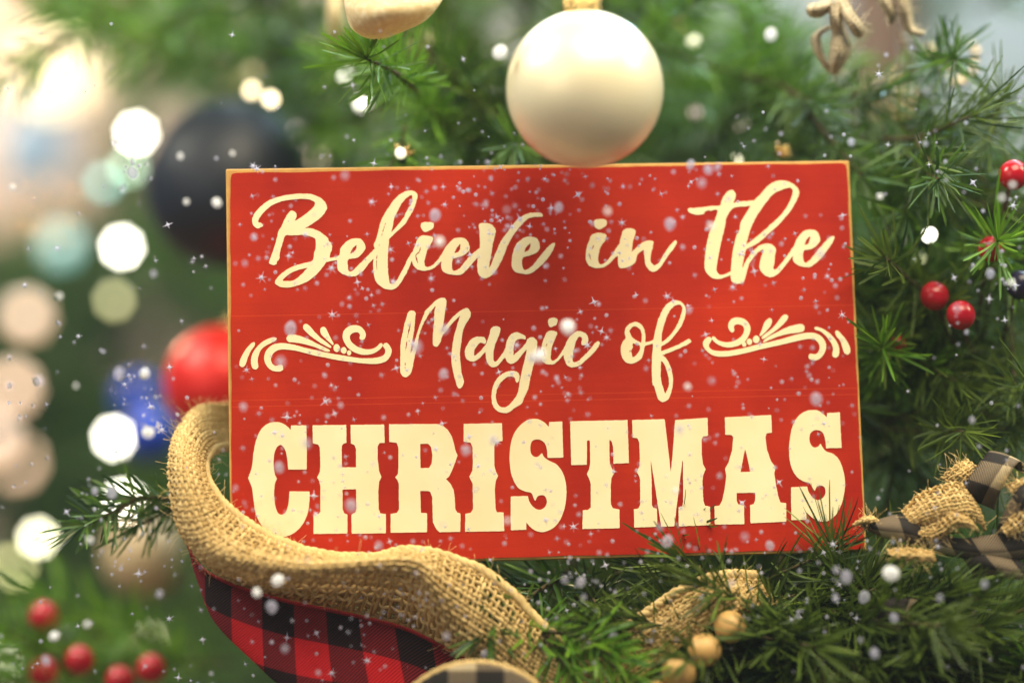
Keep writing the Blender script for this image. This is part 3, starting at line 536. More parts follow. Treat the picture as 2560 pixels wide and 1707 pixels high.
PT = [((120,640,1.135),(150,700,1.133),(165,720,1.138)), ((175,780,1.128),(195,850,1.126),(205,885,1.132)), ((240,905,1.124),(236,965,1.118),(245,1020,1.126)), ((330,985,1.122),(328,1110,1.110),(332,1232,1.114)), ((520,1065,1.121),(520,1250,1.106),(527,1434,1.108)),
 ((760,1130,1.121),(765,1390,1.104),(785,1655,1.104)), ((980,1175,1.121),(1008,1470,1.104),(1055,1765,1.101)), ((1160,1215,1.120),(1205,1510,1.105),(1275,1800,1.100)), ((1380,1275,1.117),(1425,1540,1.107),(1490,1805,1.100)), ((1600,1385,1.114),(1640,1590,1.104),(1690,1805,1.099)), ((1760,1470,1.110),(1795,1640,1.103),(1830,1805,1.098))]
M_plaid_o, Gp = cloth('cloth', [tuple(tuple(P(q[0] / 2.157 + 380, q[1] / 2.157 + 980, 1.1325 + (q[2] - 1.124) * .5)) for q in s) for s in PT], M_plaid, plaid, 160, 24, truev=True)
mb = MB()                                         # overlocked red stitch along its top edge
for i in range(2, len(Gp) - 1):
    for k in range(2):
        a, b_ = Gp[i, 0], Gp[i + 1, 0]; o_ = np.array([0, -.0012, 0])
        mb.tube([a * (1 - k * .5) + b_ * k * .5 + o_ + (0, 0, .0006), a * .4 + b_ * .6 + o_ * 1.4, a * (.5 - .5 * k) + b_ * (.5 + .5 * k) + o_ + (0, 0, -.0011)], .0003, 4)
M_stitch = simple('red_thread', (.5, .012, .02), .7)
mb.build('stitching', M_stitch, plaid)

# padded checked disc peeping in at the bottom edge
disc = thing('fabric_disc', 'round padded disc covered in cream and black check with burlap rim', 'ornament', P(1191, 1880, 1.085))
dr = px(228, 1.085)
prof = [(.0001, -.006)] + [(dr * math.sin(a), -.008 + .003 * (1 - math.cos(a))) for a in np.linspace(.1, 1.5, 10)] + [(dr, .004), (.0001, .004)]
V, Fq = lathe(prof, 64)
V = V[:, [0, 2, 1]]; o = mesh('pad', V, Fq, M_cplaid, disc, uv=V[:, [0, 2]])
mb = MB(); a = np.linspace(0, 2 * math.pi, 160)
for ph in (0, 3.14):
    th = a * 55 + ph
    mb.tube(np.column_stack([(dr + .0006 * np.cos(th)) * np.cos(a), -.004 + .0006 * np.sin(th), (dr + .0006 * np.cos(th)) * np.sin(a)]), .0011, 6, .6)
mb.build('rim_cord', M_burlap, disc)

# checked bow at the right
def Z3(u, v, D): return tuple(P(u / 2.424 + 1760, v / 2.424 + 1060, 1.132 + (D - 1.128) * .7))
bow = thing('checked_bow', 'cream and black checked bow with frayed burlap loops right of the sign', 'bow')
def strip(name, st, mt, **k): return cloth(name, [tuple(Z3(*q) for q in s) for s in st], mt, bow, 60, 12)
strip('loop', [((1540,440,1.13),(1640,470,1.12),(1760,520,1.125)), ((1600,330,1.12),(1700,360,1.108),(1800,400,1.115)), ((1690,205,1.125),(1790,225,1.115),(1890,250,1.12)), ((1740,160,1.14),(1830,180,1.14),(1930,230,1.14)), ((1800,230,1.16),(1880,260,1.16),(1980,330,1.16))], M_cplaid)
strip('loop', [((1990,330,1.105),(2020,420,1.10),(2060,520,1.11)), ((1900,400,1.105),(1930,470,1.095),(1990,570,1.105)), ((1810,560,1.115),(1880,600,1.105),(1960,640,1.11)), ((1760,700,1.12),(1850,720,1.11),(1960,740,1.115))], M_cplaid)
strip('tail', [((940,590,1.135),(950,610,1.13),(975,640,1.132)), ((1050,575,1.125),(1075,625,1.112),(1100,690,1.12)), ((1180,545,1.118),(1210,630,1.105),(1235,720,1.112)), ((1300,570,1.118),(1320,660,1.108),(1345,745,1.114)), ((1400,640,1.12),(1430,710,1.11),(1470,790,1.116)), ((1550,690,1.12),(1590,750,1.108),(1630,820,1.114)), ((1720,670,1.118),(1770,750,1.105),(1820,830,1.112)), ((1900,640,1.115),(1960,720,1.105),(2020,810,1.11)), ((2050,630,1.118),(2100,700,1.11),(2150,790,1.115))], M_cplaid)
strip('tail', [((1560,800,1.115),(1600,860,1.11),(1640,930,1.112)), ((1700,780,1.11),(1760,850,1.10),(1820,930,1.106)), ((1900,800,1.112),(1960,880,1.105),(2020,960,1.11))], M_cplaid)
strip('knot', [((1090,1060,1.10),(1050,1140,1.096),(1030,1210,1.098)), ((1180,1050,1.098),(1130,1160,1.092),(1100,1250,1.096)), ((1290,1060,1.10),(1240,1180,1.096),(1190,1270,1.098))], M_cplaid)
def wv(st, w_, p=.0026, r=.00062): return weave('burlap_loop', [tuple(Z3(*q) for q in s) for s in st], p, w_, r, bow, M_burlap, fuzz=70)
wv([((1190,540,1.125),(1230,590,1.112),(1270,640,1.118)), ((1290,430,1.125),(1350,520,1.108),(1400,620,1.115)), ((1420,370,1.125),(1490,480,1.105),(1530,600,1.112)), ((1540,350,1.128),(1610,470,1.11),(1660,600,1.115)), ((1620,420,1.13),(1680,540,1.118),(1710,650,1.12))], 12)
wv([((1430,330,1.14),(1480,360,1.135),(1540,400,1.138)), ((1500,260,1.14),(1550,300,1.13),(1600,340,1.135)), ((1600,210,1.145),(1640,240,1.138),(1680,280,1.14))], 7)
wv([((1250,640,1.115),(1290,670,1.108),(1320,690,1.11)), ((1380,600,1.112),(1410,650,1.103),(1430,690,1.107)), ((1480,520,1.11),(1520,570,1.10),(1560,620,1.104)), ((1600,560,1.112),(1640,600,1.104),(1680,650,1.106))], 5)
wv([((1800,640,1.11),(1810,660,1.104),(1830,680,1.106)), ((1860,560,1.104),(1900,600,1.098),(1930,650,1.10)), ((1960,450,1.10),(2000,500,1.095),(2030,560,1.098))], 5)
wv([((1820,380,1.118),(1850,410,1.112),(1870,430,1.114)), ((1890,340,1.112),(1920,370,1.106),(1950,410,1.108)), ((1980,320,1.11),(2010,350,1.105),(2050,400,1.108))], 5)
wv([((900,620,1.13),(930,600,1.125),(960,590,1.128)), ((960,570,1.128),(985,580,1.118),(1010,600,1.122)), ((1030,560,1.128),(1050,575,1.12),(1080,590,1.123))], 6, .0018)
wv([((1100,760,1.105),(1120,790,1.098),(1140,810,1.10)), ((1250,750,1.10),(1260,790,1.093),(1270,820,1.096)), ((1390,770,1.10),(1400,800,1.094),(1410,830,1.096))], 6)

WH = (1, .95, .78); WARM = (1, .80, .48); CRM = (1, .93, .62); PEACH = (1, .62, .38); OLV = (.75, .72, .28); TEAL = (.18, .62, .55); GRN = (.55, .85, .55); BLU = (.03, .12, .9); PNK = (1, .72, .62)
FL = [(313,307,1.93,WH,2.0,'white fairy light glowing left of the navy bauble'),(280,567,1.93,WH,2.0,'white fairy light glowing left of the sign beside the lower edge of the navy bauble'),
 (262,1005,1.93,WH,2.0,'white fairy light glowing beside the blue bauble'),(285,1150,1.93,WH,2.0,'white fairy light glowing behind the pine sprig left of the burlap'),(87,1235,1.88,CRM,1.25,'cream fairy light above the red berries at lower left'),
 (262,690,1.9,OLV,.34,'dim olive fairy light below the white ones left of the sign'),(295,385,1.9,GRN,.38,'dim pale green fairy light beside the navy bauble'),(238,420,1.9,TEAL,.30,'dim teal fairy light left of the pale green one'),(140,565,2.3,TEAL,.34,'blurred teal fairy light at far left'),
 (622,228,1.38,WARM,1.7,'small warm fairy light above the navy bauble'),(578,208,1.42,WARM,1.1,'small yellow fairy light beside the cream bauble'),(792,172,1.36,WH,2.0,'white fairy light behind the bright starburst sprig'),(833,238,1.33,WH,2.4,'smaller white fairy light under the bright starburst sprig'),
 (1592,92,1.33,CRM,.75,'pale yellow fairy light right of the gold bauble'),(1597,258,1.34,PNK,.42,'pinkish fairy light in the dark gap right of the gold bauble'),(1703,287,1.34,PNK,.38,'dim pinkish fairy light above the top edge of the sign'),(2135,540,1.19,WH,3.2,'bright white fairy light among the needles right of the sign'),
 (2110,600,1.33,OLV,.8,'yellow green fairy light under the bright one at right'),(62,725,2.35,PEACH,.60,'peach fairy light at far left, uppermost of the peach ones'),(28,890,2.6,PEACH,.62,'large peach fairy light at the left picture edge'),(38,1060,2.6,PEACH,.62,'large peach fairy light above the cream one at lower left'),(-8,1010,2.3,PEACH,.5,'peach fairy light cut by the left picture edge'),
 (32,1300,2.1,OLV,.42,'dim olive fairy light beside the cream one'),(2,1525,1.85,CRM,.30,'dim cream fairy light in the lower left corner'),(345,1465,1.62,OLV,.42,'small olive fairy light above the red berries'),(690,310,1.62,PNK,.42,'dim pink fairy light right of the navy bauble'),(735,355,1.6,WARM,.42,'dim amber fairy light just above the sign right of the navy bauble'),
 (705,165,1.7,PNK,.36,'dim pink fairy light right of the small warm light'),(1560,60,1.42,(1,.6,.2),.5,'small orange fairy light close to the gold bauble'),(1690,370,1.27,CRM,1.6,'tiny cream fairy light at the top edge of the sign near its right half'),(920,352,1.19,CRM,1.4,'tiny golden fairy light at the top edge of the sign near its left half'),(2225,860,1.27,CRM,1.6,'pale fairy light under the lower red berry at right')]
# ------------------------------------------------------------------ pine branches
def needle_set(stems, per_m, nl, wd, spread, curve, seed, tip=6):
    g = np.random.default_rng(seed); P0 = []; D = []; U = []; LN = []
    for pts in stems:
        seg = np.linalg.norm(np.diff(pts, axis=0), axis=1); d = np.r_[0, np.cumsum(seg)]; n = int(d[-1] * per_m)
        t = np.r_[g.uniform(.05 * d[-1], d[-1], n), np.full(tip, d[-1])]
        p = np.column_stack([np.interp(t, d, pts[:, k]) for k in range(3)]); tg = np.gradient(pts, axis=0); T = np.column_stack([np.interp(t, d, tg[:, k]) for k in range(3)]); T /= np.linalg.norm(T, axis=1)[:, None]
        r = g.normal(size=p.shape); r -= (r * T).sum(1)[:, None] * T; r /= np.linalg.norm(r, axis=1)[:, None]
        ang = np.radians(g.normal(spread, 13, len(t)))[:, None]; ang[-tip:] *= g.uniform(.1, .7, (tip, 1))
        D.append(T * np.cos(ang) + r * np.sin(ang)); P0.append(p); LN.append(nl * g.uniform(.7, 1.12, len(t))); U.append(T)
    p = np.vstack(P0); D = np.vstack(D); T = np.vstack(U); ln = np.concatenate(LN)[:, None]; n = len(p)
    s = g.normal(size=p.shape); s -= (s * D).sum(1)[:, None] * D; s /= np.linalg.norm(s, axis=1)[:, None]
    up = np.cross(D, s); bend = T * curve + g.normal(size=p.shape) * abs(curve) * .5 + g.normal(size=p.shape) * .06
    rows = []
    for f, ww in ((0, .75), (.45, 1.), (.85, .9), (1., .35)):
        c_ = p + D * ln * f + bend * ln * f * f
        h = s * (wd * ww * .5); k = up * (wd * .22 * ww)
        rows.append(np.stack([c_ - h, c_ - k, c_ + h], 1))          # folded strip: three verts a row
    V = np.stack(rows, 1).reshape(-1, 3)                              # n,4,3 verts
    base = (np.arange(n) * 12)[:, None, None]
    q = np.array([[r * 3 + k, r * 3 + k + 1, r * 3 + k + 4, r * 3 + k + 3] for r in range(3) for k in range(2)])[None]
    Fq = (base + q).reshape(-1, 4)
    tint = np.repeat(np.clip(g.normal(.5, .25, n), 0, 1), 12)
    return V, Fq, tint
def stems_for(L_, twigs, tl, seed):
    g = np.random.default_rng(seed); main = cr([(0, 0, 0), (g.normal() * .004, g.normal() * .004, L_ * .5), (g.normal() * .009, g.normal() * .009, L_)], 14)
    out = [main]
    for k in range(twigs):
        f = .25 + .55 * k / max(1, twigs - 1) if twigs > 1 else .5; i = int(f * 13); a = g.uniform(0, 6.28); sp_ = g.uniform(.6, .95)
        d = np.array([math.cos(a) * math.sin(sp_), math.sin(a) * math.sin(sp_), math.cos(sp_)]); l = tl * g.uniform(.7, 1.15)
        out.append(cr([main[i], main[i] + d * l * .5, main[i] + d * l + np.array([0, 0, l * .1])], 9))
    return out
VAR = {}
def variant(kind, i):
    key = (kind, i)
    if key in VAR: return VAR[key]
    s = hash(kind) % 1 + i * 13 + {'broad': 100, 'fine': 200, 'bright': 300, 'olive': 400, 'deep': 500, 'star': 600, 'starfine': 700, 'hook': 800}[kind]
    if kind == 'broad': st = stems_for(.13, 3, .07, s); N_ = needle_set(st, 1150, .025, .0016, 52, .10, s); m = M_needle
    elif kind == 'olive': st = stems_for(.14, 4, .07, s); N_ = needle_set(st, 1150, .026, .0014, 48, .14, s); m = M_needle3
    elif kind == 'fine': st = stems_for(.10, 3, .06, s); N_ = needle_set(st, 1000, .027, .0015, 45, .14, s, 12); m = M_needle3
    elif kind == 'bright': st = stems_for(.05, 2, .035, s); N_ = needle_set(st, 1300, .024, .0018, 55, .08, s, 8); m = M_needle2
    elif kind == 'star': st = stems_for(.05, 0, .03, s); N_ = needle_set(st, 1700, .026, .0018, 62, .05, s, 14); m = M_needle2
    elif kind == 'starfine': st = stems_for(.06, 1, .035, s); N_ = needle_set(st, 900, .032, .0010, 40, .10, s, 9); m = M_needle3
    elif kind == 'hook': st = stems_for(.12, 2, .06, s); N_ = needle_set(st, 1500, .022, .0010, 75, .55, s); m = M_needle3
    else: st = stems_for(.18, 5, .09, s); N_ = needle_set(st, 800, .028, .0022, 50, .12, s); m = M_needle
    mb = MB()
    for q in st: mb.tube(q, np.linspace(.0016, .0007, len(q)), 6)
    VAR[key] = (N_, (np.vstack(mb.V), mb.F), m)
    return VAR[key]
MESHES = {}
def sprig(name, kind, i, loc, d, parent=None, roll=None, sc=1., m=None, sub='needles'):
    key = (kind, i, m.name if m else '')
    d = Vector(d).normalized(); rot = d.to_track_quat('Z', 'Y') @ Euler((0, 0, rng.uniform(0, 6.28) if roll is None else roll)).to_quaternion()
    if key not in MESHES:
        N_, T_, mm = variant(kind, i)
        s = mesh('stem', T_[0], T_[1], M_twig); n_ = mesh(sub, N_[0], N_[1], m or mm, tint=N_[2]); COL.objects.unlink(s); COL.objects.unlink(n_); MESHES[key] = (s.data, n_.data)
    sd, nd = MESHES[key]
    if parent is None: r_ = bpy.data.objects.new(name, None); link(r_)
    else: r_ = bpy.data.objects.new(name, sd); link(r_, parent)     # a branch of a thing: its stem carries the needles
    r_.location = loc; r_.rotation_euler = rot.to_euler(); r_.scale = (sc,) * 3
    if parent is None: link(bpy.data.objects.new('stem', sd), r_)
    link(bpy.data.objects.new(sub, nd), r_)
    return r_

tree = thing('christmas_tree', 'green artificial Christmas tree filling the background behind the red sign', 'tree')
tr = MB(); tr.tube([(0.35, 2.3, 0), (.35, 2.3, 1.2), (.35, 2.3, 2.6)], [.05, .04, .02], 12); tr.build('trunk', M_stem, tree)
def toward(u, v): return Vector((rng.gauss((u - 1280) / 2600, .45), -1 + rng.gauss(0, .3), rng.gauss((700 - v) / 2600 - .12, .4)))
k = 0
def thin(u, v): return v < 420 and rng.random() < (.93 if u > 1650 or u < 560 else .45)   # gaps put at the top show the lit wall as pale haze
def clear(p, rad):           # keep the fairy lights and the lamp in view between the branches
    D = p.y; u = (1280 + F * p.x / D) / 1.0884; v = (853.5 - F * (p.z - CAMZ) / D) / 1.0884
    return all(D - .11 > q[2] or math.hypot(u - q[0], v - q[1]) > rad * F / D / 1.0884 + 45 for q in FL + [(118, 168, 4.2), (70, 345, 3.9), (20, 60, 4.5), (470, 840, 1.42), (450, 930, 1.42), (345, 1000, 1.7), (318, 915, 2.0), (330, 1275, 1.62), (400, 400, 1.4), (420, 520, 1.4), (560, 250, 1.45), (560, 160, 1.62)])
# tips that come out beside and above the sign
SPR = [(1430,60,1.22,'hook'),(1540,60,1.45,'deep'),(1800,40,1.24,'broad'),(1980,240,1.28,'broad'),(2150,300,1.30,'broad'),
 (2420,370,1.20,'starfine'),(2520,330,1.22,'starfine'),(2350,470,1.23,'broad'),(2250,560,1.26,'bright'),(2540,540,1.22,'fine'),(2340,700,1.29,'bright'),(2520,640,1.25,'olive'),(2200,760,1.3,'olive'),(2400,790,1.25,'olive'),
 (2250,900,1.28,'olive'),(2500,890,1.23,'fine'),(2380,960,1.215,'hook'),(2500,1040,1.20,'hook'),(2280,1050,1.23,'hook'),(2220,1150,1.27,'broad'),(2420,1120,1.20,'hook'),(2560,960,1.21,'hook'),
 (1220,330,1.24,'olive'),(1100,380,1.22,'broad'),(1320,400,1.24,'broad'),(1880,400,1.26,'broad'),(1900,120,1.32,'olive'),(700,60,1.42,'deep'),(520,40,1.5,'deep'),(560,120,2.1,'deep'),(800,180,1.38,'broad'),
 (480,420,2.25,'deep'),(980,60,1.3,'broad'),(1120,100,1.3,'olive'),(1640,60,1.32,'broad')]
for (u, v, D, kd) in SPR:
    i = k % 3; k += 1; D = 1.15 + (D - 1.16) * .6 if u > 1900 else D; p = P(u, v, D + (.012 if u > 1900 else .03)); d = toward(u, v); l = .055 if kd in ('bright', 'star', 'starfine') else .115
    sprig('branch', kd, i, p - d.normalized() * l, d, tree, m=M_needle2 if kd in ('broad', 'olive') and k % 3 == 0 else None)
while k < 98:
    u, v = rng.uniform(60, 2520), rng.uniform(-60, 1680)
    left = min(1, max(0, 1.5 - u / 750)); D = rng.uniform(1.36, 1.7) + left * rng.uniform(.3, .9)
    p = P(u, v, D); d = toward(u, v)
    if not clear(p + d.normalized() * .08, .085) or (thin(u, v) and D > 1.3): continue
    sprig('branch', rng.choice(['broad', 'olive', 'deep', 'deep']), rng.randrange(3), p, d, tree); k += 1
Vs, Fs, Ts, nv = [], [], [], 0
for q in range(560):
    u, v = rng.uniform(-40, 2600), rng.uniform(-80, 1760)
    D = rng.uniform(1.9, 3.0)
    if q > 360: u, v, D = rng.uniform(-60, 1100), rng.uniform(430, 1760), rng.uniform(2.75, 3.5)
    N_, T_, _ = variant('deep', rng.randrange(3)); d = toward(u, v).normalized()
    if not clear(P(u, v, D) + d * .1, .12) or thin(u, v): continue
    Mx = Matrix.Translation(P(u, v, D)) @ (d.to_track_quat('Z', 'Y') @ Euler((0, 0, rng.uniform(0, 6))).to_quaternion()).to_matrix().to_4x4()
    m3 = np.array(Mx)[:3]; Vs.append(N_[0] @ m3[:, :3].T * 1.0 + m3[:, 3]); Fs.append(N_[1] + nv); nv += len(N_[0]); Ts.append(N_[2])
tag(mesh('inner_foliage', np.vstack(Vs), np.vstack(Fs), M_needle, tree, tint=np.concatenate(Ts)), kind='stuff')

# separate sprigs tucked round the sign
def lone(label, kind, i, loc, d, m=None, sc=1., cat='pine sprig'):
    o = sprig('pine_sprig', kind, i, loc, d, None, .6, sc, m); return tag(o, label, cat)
lone('bright green starburst pine sprig above the sign left of the gold bauble', 'star', 0, Q(955, 205, 1.205), (-.35, -1, .3), sc=1.05)
lone('small green pine tip just below the starburst sprig above the sign', 'bright', 0, Q(930, 290, 1.225), (-.3, -.7, -.8), sc=.75)
lone('bright green pine sprig lying on the burlap ribbon below the word CHRISTMAS', 'bright', 1, Q(1195, 1450, 1.125), (1, -.55, -.12), sc=.95)
lone('green pine sprig poking out left of the burlap loop', 'bright', 1, Q(455, 1165, 1.19), (-1, -.45, .12), M_needle, .8)
lone('dark green pine tuft in the gap under the bottom edge of the sign', 'bright', 2, Q(1290, 1345, 1.17), (-.4, -1, .1), M_needle)
lone('blurred light green pine sprig behind the red berries at lower left', 'olive', 1, Q(540, 1520, 1.40), (-.9, -.5, .05), M_needle2, 1.15)

lone('pale green blurred pine sprig reaching left above the navy bauble', 'olive', 0, Q(660, 140, 1.46), (-1, -.25, .18), M_needle2, 1.05)
lone('pale green blurred pine sprig at the top edge reaching over the navy bauble', 'olive', 2, Q(660, 20, 1.42), (-1, -.3, -.05), M_needle2, 1.0)
garland = thing('pine_garland', 'dark fine needled pine garland heaped below the lower right of the sign', 'garland')
GB = [(1620,1310,1.112,(-.15,-.5,1),'starfine'),(1930,1260,1.105,(-.4,-.8,.8),'starfine'),(1730,1400,1.11,(-.9,-.6,-.1),'fine'),(1850,1375,1.105,(-.8,-.8,.1),'fine'),(1960,1330,1.10,(.2,-1,.2),'fine'),
 (2060,1300,1.105,(.8,-.7,.3),'fine'),(2150,1330,1.10,(.6,-1,.2),'fine'),(2260,1340,1.10,(.9,-.6,-.1),'fine'),(1760,1420,1.095,(.2,-1,-.3),'fine'),(1880,1430,1.09,(-.2,-1,-.2),'fine'),
 (2000,1420,1.09,(.4,-1,-.1),'fine'),(2120,1420,1.09,(.4,-1,-.3),'fine'),(2240,1430,1.09,(.7,-.8,-.2),'fine'),(2330,1420,1.085,(.5,-1,0),'starfine'),(1850,1520,1.085,(.1,-1,-.5),'fine'),(1980,1520,1.085,(.2,-1,-.4),'fine'),
 (2100,1520,1.085,(.3,-1,-.5),'fine'),(2220,1530,1.085,(.3,-1,-.5),'fine'),(2330,1540,1.085,(.2,-1,-.5),'fine'),(1780,1580,1.09,(0,-1,-.8),'fine'),(1920,1590,1.085,(.1,-1,-.8),'fine'),(2060,1590,1.085,(0,-1,-.8),'fine'),(2200,1600,1.085,(.2,-1,-.8),'fine'),(2330,1330,1.11,(.5,-.8,.5),'fine'),(1400,1340,1.15,(-.2,-1,-.2),'fine'),(1500,1330,1.14,(-.3,-.8,.1),'fine'),(1980,1225,1.12,(.3,-.5,1),'starfine'),(2090,1330,1.11,(.4,-.7,.8),'starfine'),(1560,1400,1.12,(-.6,-.8,-.1),'fine'),(1910,1310,1.11,(.6,-.6,.1),'fine'),(2010,1290,1.115,(.9,-.5,.1),'fine'),(1700,1345,1.115,(-1,-.35,-.25),'fine'),(1600,1420,1.115,(-1,-.35,-.2),'fine'),(1660,1400,1.112,(.9,-.4,-.1),'fine'),(1780,1345,1.11,(-.9,-.5,.2),'bright'),
 (1660,1400,1.112,(-1,-.4,-.2),'fine'),(2050,1380,1.10,(1,-.5,.1),'bright'),(2160,1440,1.09,(-1,-.5,.1),'bright'),(1850,1440,1.09,(1,-.5,0),'bright'),(2280,1480,1.09,(-.8,-.5,.4),'bright'),(1950,1500,1.085,(-1,-.4,.2),'fine')]
for n_, (u, v, D, d, kd) in enumerate(GB):
    hi = kd == 'starfine'; p = Q(u, v + (62 if hi else 105) + max(0, min(40, (u - 2000) * .3)), 1.132 + (D - 1.125) * .45); dd = Vector((d[0] + (0 if hi else rng.uniform(-.7, .7)), d[1] * (1 if hi else .45), d[2] if hi else d[2] * .6 - .15)).normalized()
    sprig('sprig', kd, n_ % 3, p - dd * (.05 if hi else .075) + Vector((0, .012, 0)), dd, garland, sc=.9, m=M_needle2 if kd == 'bright' and n_ % 2 else M_needle3 if n_ % 3 == 1 else M_needle4)

# ------------------------------------------------------------------ baubles
def bauble(name, label, u, v, r2352, D, m, capdir=(0, 0, 1), ring=True):
    r_ = px(r2352 * 1.0884, D); b0 = thing(name, label, 'bauble', Q(u, v, D))
    mesh('ball', *sphere(r_, seg=64, rings=40), m, b0)
    cw = r_ * .24; V, Fq = lathe([(cw * .98, -r_ * .03), (cw, 0), (cw * 1.03, r_ * .06), (cw, r_ * .2), (cw * .9, r_ * .23), (.0001, r_ * .24)], 36)
    rad = np.hypot(V[:, 0], V[:, 1]); a = np.arctan2(V[:, 1], V[:, 0]); V[:, :2] *= (1 + .04 * np.sign(np.sin(a * 18)))[:, None] * np.where(rad > cw * .5, 1, 1)[:, None]
    cp = mesh('cap', V + [0, 0, r_ * .97], Fq, M_stem if name == 'navy_bauble' else M_cap, b0, smooth=False)
    a = np.linspace(0, 2 * math.pi, 24); mb = MB(); mb.tube(np.column_stack([np.cos(a) * r_ * .1, a * 0, np.sin(a) * r_ * .1 + r_ * 1.28]), r_ * .018, 6); mb.build('hanger', M_cap, b0)
    q = Vector(capdir).normalized().to_track_quat('Z', 'Y'); b0.rotation_euler = q.to_euler()
    return b0
bauble('gold_bauble', 'satin pale gold bauble hanging over the top edge of the sign', 1343, 205, 181, 1.095, M_gold, (-.03, .05, 1))
bauble('navy_bauble', 'large matte navy bauble partly behind the upper left corner of the sign', 526, 425, 194, 1.46, M_navy, (.1, 1, .15))
bauble('red_bauble', 'blurred red bauble behind the left edge of the sign', 510, 880, 132, 1.42, M_redball, (.3, 0, 1))
bauble('beige_bauble', 'blurred beige bauble in the branches left of the burlap loop', 330, 1275, 95, 1.55, M_beige, (0, 0, 1))
bauble('blue_bauble', 'blurred cobalt blue bauble left of the red bauble', 345, 1000, 60, 1.6, M_blue, (.3, 0, 1))
bauble('blue_bauble', 'blurred dark blue bauble deep in the tree above the other blue one', 318, 915, 48, 2.0, M_blue, (0, 0, 1))
bauble('cream_bauble', 'blurred cream bauble above the navy one near the small warm lights', 560, 190, 52, 1.62, M_beige, (0, 0, 1))
bauble('cream_bauble', 'blurred tan bauble in the branches at far right above the berries', 2060, 250, 62, 1.5, M_beige, (0, 0, 1))

# ------------------------------------------------------------------ fairy lights
EM = {}
for n_, (u, v, D, col, tgt, lab) in enumerate(FL):
    r_ = .013 if D > 2.2 else .0048 if D > 1.5 else .0036 if tgt > 2 else .0026
    img = 2 * r_ * F / D; cc_ = APER * F * abs(1 / FOCUS - 1 / D); st_ = tgt * max(1., (cc_ / img)) ** 2 * 1.05
    b0 = thing('fairy_light', lab, 'fairy light', Q(u, v, D), 'fairy lights on the tree')
    mesh('bulb', *sphere(r_, r_, r_ * 1.25, 16, 10), emit('bulb_glow', col, st_), b0)
    V, Fq = lathe([(r_ * .75, -r_ * 1.0), (r_ * .85, -r_ * 1.3), (r_ * .85, -r_ * 3.2), (r_ * .4, -r_ * 3.5)], 12); mesh('socket', V, Fq, M_socket, b0)
    b0.rotation_euler = (R(65), 0, rng.uniform(-.4, .4))

# lamp and jar in the room behind
lamp = thing('globe_lamp', 'glowing warm globe lamp far behind the tree at upper left', 'lamp', Q(118, 168, 4.2))
mesh('globe', *sphere(.052, seg=32), emit('lamp_glow', (1, .76, .34), 3.6), lamp)
V, Fq = lathe([(.02, -.05), (.012, -.09), (.012, -.30), (.05, -.32), (.06, -.34), (.0001, -.34)], 24); mesh('base', V, Fq, M_cap, lamp)
jar = thing('ceramic_jar', 'pale blue ceramic jar far behind below the lamp at left', 'jar', Q(70, 345, 3.9))
V, Fq = lathe([(.0001, .075), (.035, .072), (.04, .062), (.06, .04), (.066, 0), (.055, -.05), (.04, -.07), (.0001, -.072)], 32); mesh('body', V, Fq, M_jar, jar)
V, Fq = lathe([(.0001, .095), (.012, .092), (.014, .082), (.04, .075)], 24); mesh('lid', V, Fq, M_jar, jar)

# ------------------------------------------------------------------ berries
def berries(label, spots, root, D0):
    t = thing('berry_sprig', label, 'berries')
    rt = Q(*root)
    for (u, v, r2, D, m) in spots:
        p = Q(u, v, D); r_ = px(r2 * 1.0884, D)
        o = mesh('berry', *sphere(r_, r_, r_ * 1.04, 28, 16), m, t); o.location = p; o.rotation_euler = (rng.uniform(-.6, .6), rng.uniform(-.6, .6), 0)
        mb = MB(); mid = (p + rt) / 2 + Vector((rng.uniform(-.006, .006), .004, -.005))
        mb.tube(cr([tuple(p + Vector((0, r_ * .9, 0))), tuple(mid), tuple(rt)], 10), .0011, 6); mb.build('stem', M_stem, t)
berries('sprig of blurred glossy red berries at the lower left', [(100,1415,34,1.30,M_berry),(183,1515,33,1.28,M_berry),(100,1542,33,1.30,M_berry),(275,1562,33,1.28,M_berry),(347,1535,33,1.29,M_berry),(160,1470,26,1.36,M_dkberry)], (225, 1620, 1.36), 1.3)
berries('sprig of glossy red and dark berries right of the sign', [(2328,402,34,1.165,M_berry),(2277,572,30,1.172,M_berry),(2147,680,33,1.178,M_berry),(2207,724,33,1.165,M_berry),(2345,655,34,1.172,M_dkberry)], (2245, 900, 1.25), 1.2)
berries('single reddish berry bud in the shade beside the right edge of the sign', [(2062,792,20,1.195,M_berry)], (2110, 830, 1.26), 1.2)

# wooden bead garland
beads = thing('bead_garland', 'string of natural wooden beads under the burlap at the bottom', 'bead garland')
bc = [(1697, 1680, 44, 1.095), (1762, 1624, 42, 1.10), (1826, 1566, 41, 1.108), (1640, 1742, 44, 1.095), (1880, 1530, 38, 1.135)]
pp = [tuple(P(u, v, D)) for (u, v, r2, D) in bc]
for (u, v, r2, D) in bc:
    r_ = px(r2, D); V, Fq = lathe([(r_ * .16, r_ * .97)] + [(r_ * math.sin(a), r_ * .97 * math.cos(a)) for a in np.linspace(.18, math.pi - .18, 18)] + [(r_ * .16, -r_ * .97)], 32)
    o = mesh('bead', V, Fq, M_bead, beads); o.location = P(u, v, D); o.rotation_euler = (R(20), R(42), rng.uniform(0, 1))
mb = MB(); mb.tube(cr([pp[3], pp[0], pp[1], pp[2], pp[4]], 30), .0009, 6); mb.build('string', M_stem, beads)

